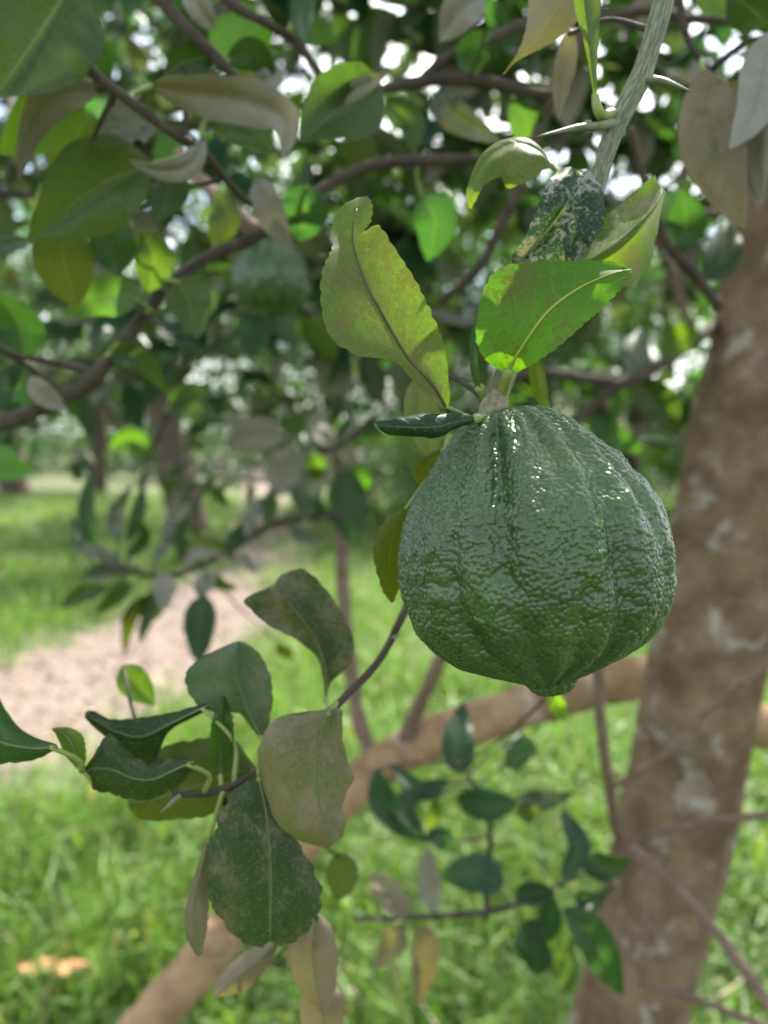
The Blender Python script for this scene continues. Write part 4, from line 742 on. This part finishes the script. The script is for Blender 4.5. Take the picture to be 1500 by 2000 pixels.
for i in range(42):
    z = nr.uniform(95, 240); px = nr.uniform(60, 760); py = nr.uniform(640, 1010) if i % 2 else nr.uniform(560, 860); a = P(px, py - 60, z); ang = nr.uniform(0, 6.28)
    canopy_branch(a, a + np.array([math.cos(ang), .4 * math.sin(ang), nr.uniform(-.7, -.1)]) * nr.uniform(.15, .32), int(nr.integers(9, 15)), LB3, GR3, bias=[('dark', .1), ('teal', .2), ('dark', .2), ('grey', .9), ('green', .05), ('pale', .9)], lsize=(.035, .07), r0=.003)
GR2 = 'leafy branches behind the trunk and stalk'; LB2 = 'out-of-focus leafy branch behind the stalk and the leaning trunk'
for i in range(22):
    z = nr.uniform(130, 230); a = P(nr.uniform(900, 1560), nr.uniform(550, 950), z); ang = nr.uniform(0, 6.28)
    canopy_branch(a, a + np.array([math.cos(ang), .4 * math.sin(ang), nr.uniform(-.3, .3)]) * nr.uniform(.3, .5), int(nr.integers(10, 16)), LB2, GR2, bias=[('green', .05), ('bright', .05), ('dark', .1), ('lime', .05)])

# ------------------------------------------------------------------ the tree's crown overhead (out of frame, casts the shade)
def rayd(p, o):
    d = p - o; t = d @ SUNV; return np.linalg.norm(d - t[:, None] * SUNV, axis=1), t
n = 12000
pos = np.stack([nr.uniform(-1.6, 2.6, n), nr.uniform(-.15, 3.6, n), nr.uniform(1.75, 3.4, n)], 1)
# clumpy, and open where the camera looks
cl = np.array([mnoise.noise(Vector(p * 2.2)) for p in pos]); k = cl > np.where(pos[:, 1] > 1.3, .02, -.08)
rel = pos - CAM; dep = rel @ FW; sx = (rel @ RT) / np.maximum(dep, .01) * FPX + 750; sy = 1000 - (rel @ UP) / np.maximum(dep, .01) * FPX
inview = (dep > 0) & (sy > -60) & (sx > -100) & (sx < 1600); k &= ~(inview & (dep < 1.5)) & ~(inview & (nr.uniform(0, 1, n) < .05))
k &= clear_of_sun(pos + [0, 0, -.02], .06)   # the gaps the sun comes through
pos = pos[k]
extra = []
for j in range(650):   # thick spray of unseen leaves added between fruit and sun to shade it
    o = fc + nrm(nr.normal(size=3)) * nr.uniform(0, .055); extra.append(o + SUNV * nr.uniform(.75, 1.3))
for j in range(170):  # another spray, added to keep the sun off the sprig
    o = P(nr.uniform(60, 700), nr.uniform(1150, 1900), 24.5); extra.append(o + SUNV * nr.uniform(.75, 1.4))
for j in range(330):  # more leaves added to shade the dusty leaves of the slanting branch
    o = P(nr.uniform(-60, 620), nr.uniform(-60, 680), 34); extra.append(o + SUNV * nr.uniform(.7, 1.3))
extra = np.array(extra); kk = clear_of_sun(extra, .0)
pos = np.vstack([pos, extra[kk]]); n = len(pos)
dl = runit(n) + [0, 0, -.3]; dl /= np.linalg.norm(dl, axis=1)[:, None]; ll = nr.uniform(.07, .11, n); ll[-kk.sum():] = .06
V, F = leafcards(pos - dl * ll[:, None] * .5, dl, runit(n) * .6 + [0, 0, 1.0], ll, ll * .52)
o = link('crown', mesh_np('crown', V - foot, F, LEAFI), tree, (0, 0, 0), lcol('green', .12)); o['kind'] = 'stuff'

# ------------------------------------------------------------------ background trees
def far_tree(px, py, h, tr, lean, crown, nleaf, label, col, dust=.05, lsz=(.10, .17), name='orchard_tree', pathk=0.0):
    g = GP(px, py); g[2] = gz(g[0], g[1]) - .05
    t = thing(name, g, label, 'tree', 'trees beyond the path')
    topp = g + np.array([lean[0], lean[1], h * .62])
    tube('trunk', [g, g * .6 + topp * .4 + [lean[0] * .15, 0, 0], topp], [tr * 1.25, tr, tr * .55], FARB, t, seg=14, m=30, rough=.12)
    for j in range(4):
        a = g * (1 - .55 - j * .1) + topp * (.55 + j * .1); ang = j * 1.7 + px; d = np.array([math.cos(ang), math.sin(ang), .9]) * h * .22
        tube('limb', [a, a + d * .5 + [0, 0, -.05 * h], a + d], [tr * .4, tr * .28, tr * .12], FARB, t, seg=7, m=12)
    cx, cz, rx, rz = crown; cl_ = []
    ncl = 46
    for j in range(ncl):
        u = runit(1)[0] * nr.uniform(.35, 1) ** .5; cl_.append(g + np.array([cx, 0, cz]) + u * [rx, rx, rz])
    cl_ = np.array(cl_); ix = nr.integers(ncl, size=nleaf); pos = cl_[ix] + runit(nleaf) * (nr.uniform(0, 1, nleaf) ** .6 * rx * .26)[:, None]
    pos = pos[pos[:, 2] > gz(pos[:, 0], pos[:, 1]) + .15]; n = len(pos)
    d = runit(n) + [0, 0, -.3]; d /= np.linalg.norm(d, axis=1)[:, None]
    V, F = leafcards(pos, d, runit(n) * .7 + [0, 0, 1.0], nr.uniform(*lsz, n), nr.uniform(*lsz, n) * .5)
    c = link('crown', mesh_np('crown', V - g, F, LEAFI), t, (0, 0, 0), lcol(col, dust)); c['kind'] = 'stuff'
FT = [(375, 1035, 7.0, .21, (-.7, .3), (-.2, 3.9, 2.8, 2.2), 8500, 'dark-trunked tree with a leaning trunk standing beside the dirt path', 'green'),
    (190, 962, 7.5, .16, (.2, 0), (0, 4.3, 3.0, 2.6), 7200, 'far slender tree with a straight grey trunk beyond the sunny lawn', 'green'),
    (30, 968, 7.0, .24, (-.3, 0), (-.2, 4.2, 3.0, 2.6), 7200, 'far thick-trunked tree at the left end of the sunny lawn', 'bright'),
    (610, 985, 7.0, .12, (.5, .2), (.3, 3.6, 2.7, 2.3), 7200, 'far thin-trunked tree behind the bend of the dirt path', 'green'),
    (820, 1010, 6.5, .15, (-.3, .5), (0, 3.2, 2.5, 2.2), 7200, 'far tree straight behind the large fruit', 'green'),
    (1010, 985, 7.0, .15, (.4, .5), (0, 3.4, 2.7, 2.4), 7200, 'far tree behind the right half of the large fruit', 'dark'),
    (1240, 1000, 7.0, .15, (.2, .5), (0, 3.2, 2.7, 2.4), 7200, 'far tree showing left of the lichen-covered trunk', 'green'),
    (1480, 1010, 6.5, .15, (.2, .5), (0, 3.0, 2.6, 2.3), 7200, 'far tree hidden partly by the lichen-covered trunk', 'bright')]
for a in FT: far_tree(*a)
# the orchard goes on: a belt of trees ahead, too far to tell one from the next
def woods(name, label, pts, rx, rz, cz, per, lsz, col):
    pos = []
    for p in pts:
        cl_ = np.array([p[0], p[1], cz]) + runit(34) * (nr.uniform(.3, 1, 34) ** .5)[:, None] * [rx, rx, rz]
        q = cl_[nr.integers(34, size=per)] + runit(per) * (nr.uniform(0, 1, per) ** .6 * rx * .3)[:, None]; pos.append(q[q[:, 2] > .1])
    pos = np.vstack(pos); n = len(pos); d = runit(n)
    V, F = leafcards(pos, d, runit(n) * .7 + [0, 0, 1.0], nr.uniform(*lsz, n), nr.uniform(*lsz, n) * .5)
    o = link(name, mesh_np(name, V, F, LEAFI), None, (0, 0, 0), lcol(col, .05)); tag(o, label, 'trees', kind='stuff')
woods('distant_woods', 'hazy green wood far beyond the lawn and the path', [(x_, 27 + 5 * math.sin(x_ * 1.3) + (7 if i_ % 2 else 0)) for i_, x_ in enumerate(np.linspace(-24, 24, 19))], 3.2, 3.6, 4.2, 1900, (.25, .42), 'dark')
woods('understory', 'dark low undergrowth at the foot of the far wood', [(x_, 21 + 2.5 * math.sin(x_ * 2.1)) for x_ in np.linspace(-20, 20, 24)], 1.4, .7, .75, 700, (.14, .26), 'dark')
woods('unseen_orchard', 'unseen orchard trees around the camera, added to darken the fruit reflections', [(-9, -5), (-5.5, -8), (-1.5, -9), (3, -8.5), (7, -6), (9.5, -2), (9, 3), (-11, 0), (-10, 5)], 2.4, 1.3, 1.5, 2000, (.14, .22), 'dark')  # out-of-view rest of the orchard, added low to darken what the fruit reflects

def shrub(px, py, w, h, nleaf, label, col, lsz=(.05, .10)):
    g = GP(px, py); g[2] = gz(g[0], g[1]) - .02; t = thing('shrub', g, label, 'shrub', 'shrubs under the far trees')
    for j in range(5):
        ang = j * 1.3; tube('stem', [g, g + [math.cos(ang) * w * .2, math.sin(ang) * w * .2, h * .5], g + [math.cos(ang) * w * .35, math.sin(ang) * w * .35, h * .85]], [.02, .014, .006], FARB, t, seg=6, m=9)
    c_ = g + np.stack([nr.normal(0, w * .33, 30), nr.normal(0, w * .3, 30), nr.uniform(.1, 1, 30) * h], 1); pos = c_[nr.integers(30, size=nleaf)] + runit(nleaf) * (nr.uniform(0, 1, nleaf) ** .6 * w * .22)[:, None]
    pos = pos[pos[:, 2] > g[2] + .05]; n = len(pos); d = runit(n); 
    V, F = leafcards(pos, d, runit(n) * .7 + [0, 0, 1.0], nr.uniform(*lsz, n), nr.uniform(*lsz, n) * .5)
    c = link('foliage', mesh_np('foliage', V - g, F, LEAFI), t, (0, 0, 0), lcol(col, .05)); c['kind'] = 'stuff'
for a in [(760, 1050, 1.3, 1.3, 2600, 'bushy green shrub straight behind the large fruit', 'green'), (960, 1060, 1.4, 1.2, 2600, 'low green shrub behind the lower part of the large fruit', 'bright'), (1180, 1040, 1.5, 1.5, 2600, 'green shrub left of the lichen-covered trunk', 'green'), (1400, 1050, 1.5, 1.4, 2600, 'green shrub behind the lichen-covered trunk', 'green'),
          (500, 905, 4.0, 2.6, 3000, 'broad far shrub behind the bend of the path', 'green'), (100, 905, 5.0, 2.8, 3000, 'pale far shrub behind the sunny lawn', 'bright'), (300, 900, 5.0, 2.4, 3000, 'far shrub between the straight trunk and the leaning trunk', 'bright'), (860, 920, 4.0, 2.6, 3000, 'far broad shrub behind the fruit stalk', 'green'), (1300, 915, 4.0, 2.6, 3000, 'far broad shrub at the right edge of the grass', 'green')]:
    shrub(*a, lsz=(.05, .10) if a[1] > 1000 else (.14, .24))

# ------------------------------------------------------------------ small things on the ground
g = GP(115, 1990); g[2] = gz(g[0], g[1]) + .125
st = np.array([[g + np.array([x_, -.02 * prof(v) - .002, .004]), g + np.array([x_, 0, 0.0]), g + np.array([x_, .02 * prof(v) + .002, .004])] for v, x_ in zip(np.linspace(0, 1, 7), np.linspace(-.085, .085, 7))])
me, o_ = loft(st, DRY, nu=24, nh=4, wave=.2, bulge=.15, eye=CAM); fl = link('fallen_leaf', me, None, o_); tag(fl, 'dry orange-brown leaf lying on the grass', 'leaf')
g = GP(268, 1905); g[2] = gz(g[0], g[1]); fw = thing('yellow_wildflower', g, 'small yellow wildflower on a thin stalk in the grass', 'flower')
for dx, h in ((0, .10), (.012, .065)):
    top_ = g + np.array([dx, 0, h]); tube('stalk', [g, g * .5 + top_ * .5 + [.004, 0, 0], top_], [.0012, .001, .0008], PETI, fw, seg=6, m=8)
    for j in range(5):
        a_ = j * 1.257; d_ = np.array([[math.cos(a_), math.sin(a_), .35]]); V, F = leafcards(top_[None], d_ / np.linalg.norm(d_), np.array([[0, 0, 1.0]]), np.array([.011]), np.array([.009]))
        link('petal', mesh_np('petal', V - g, F, YEL), fw)
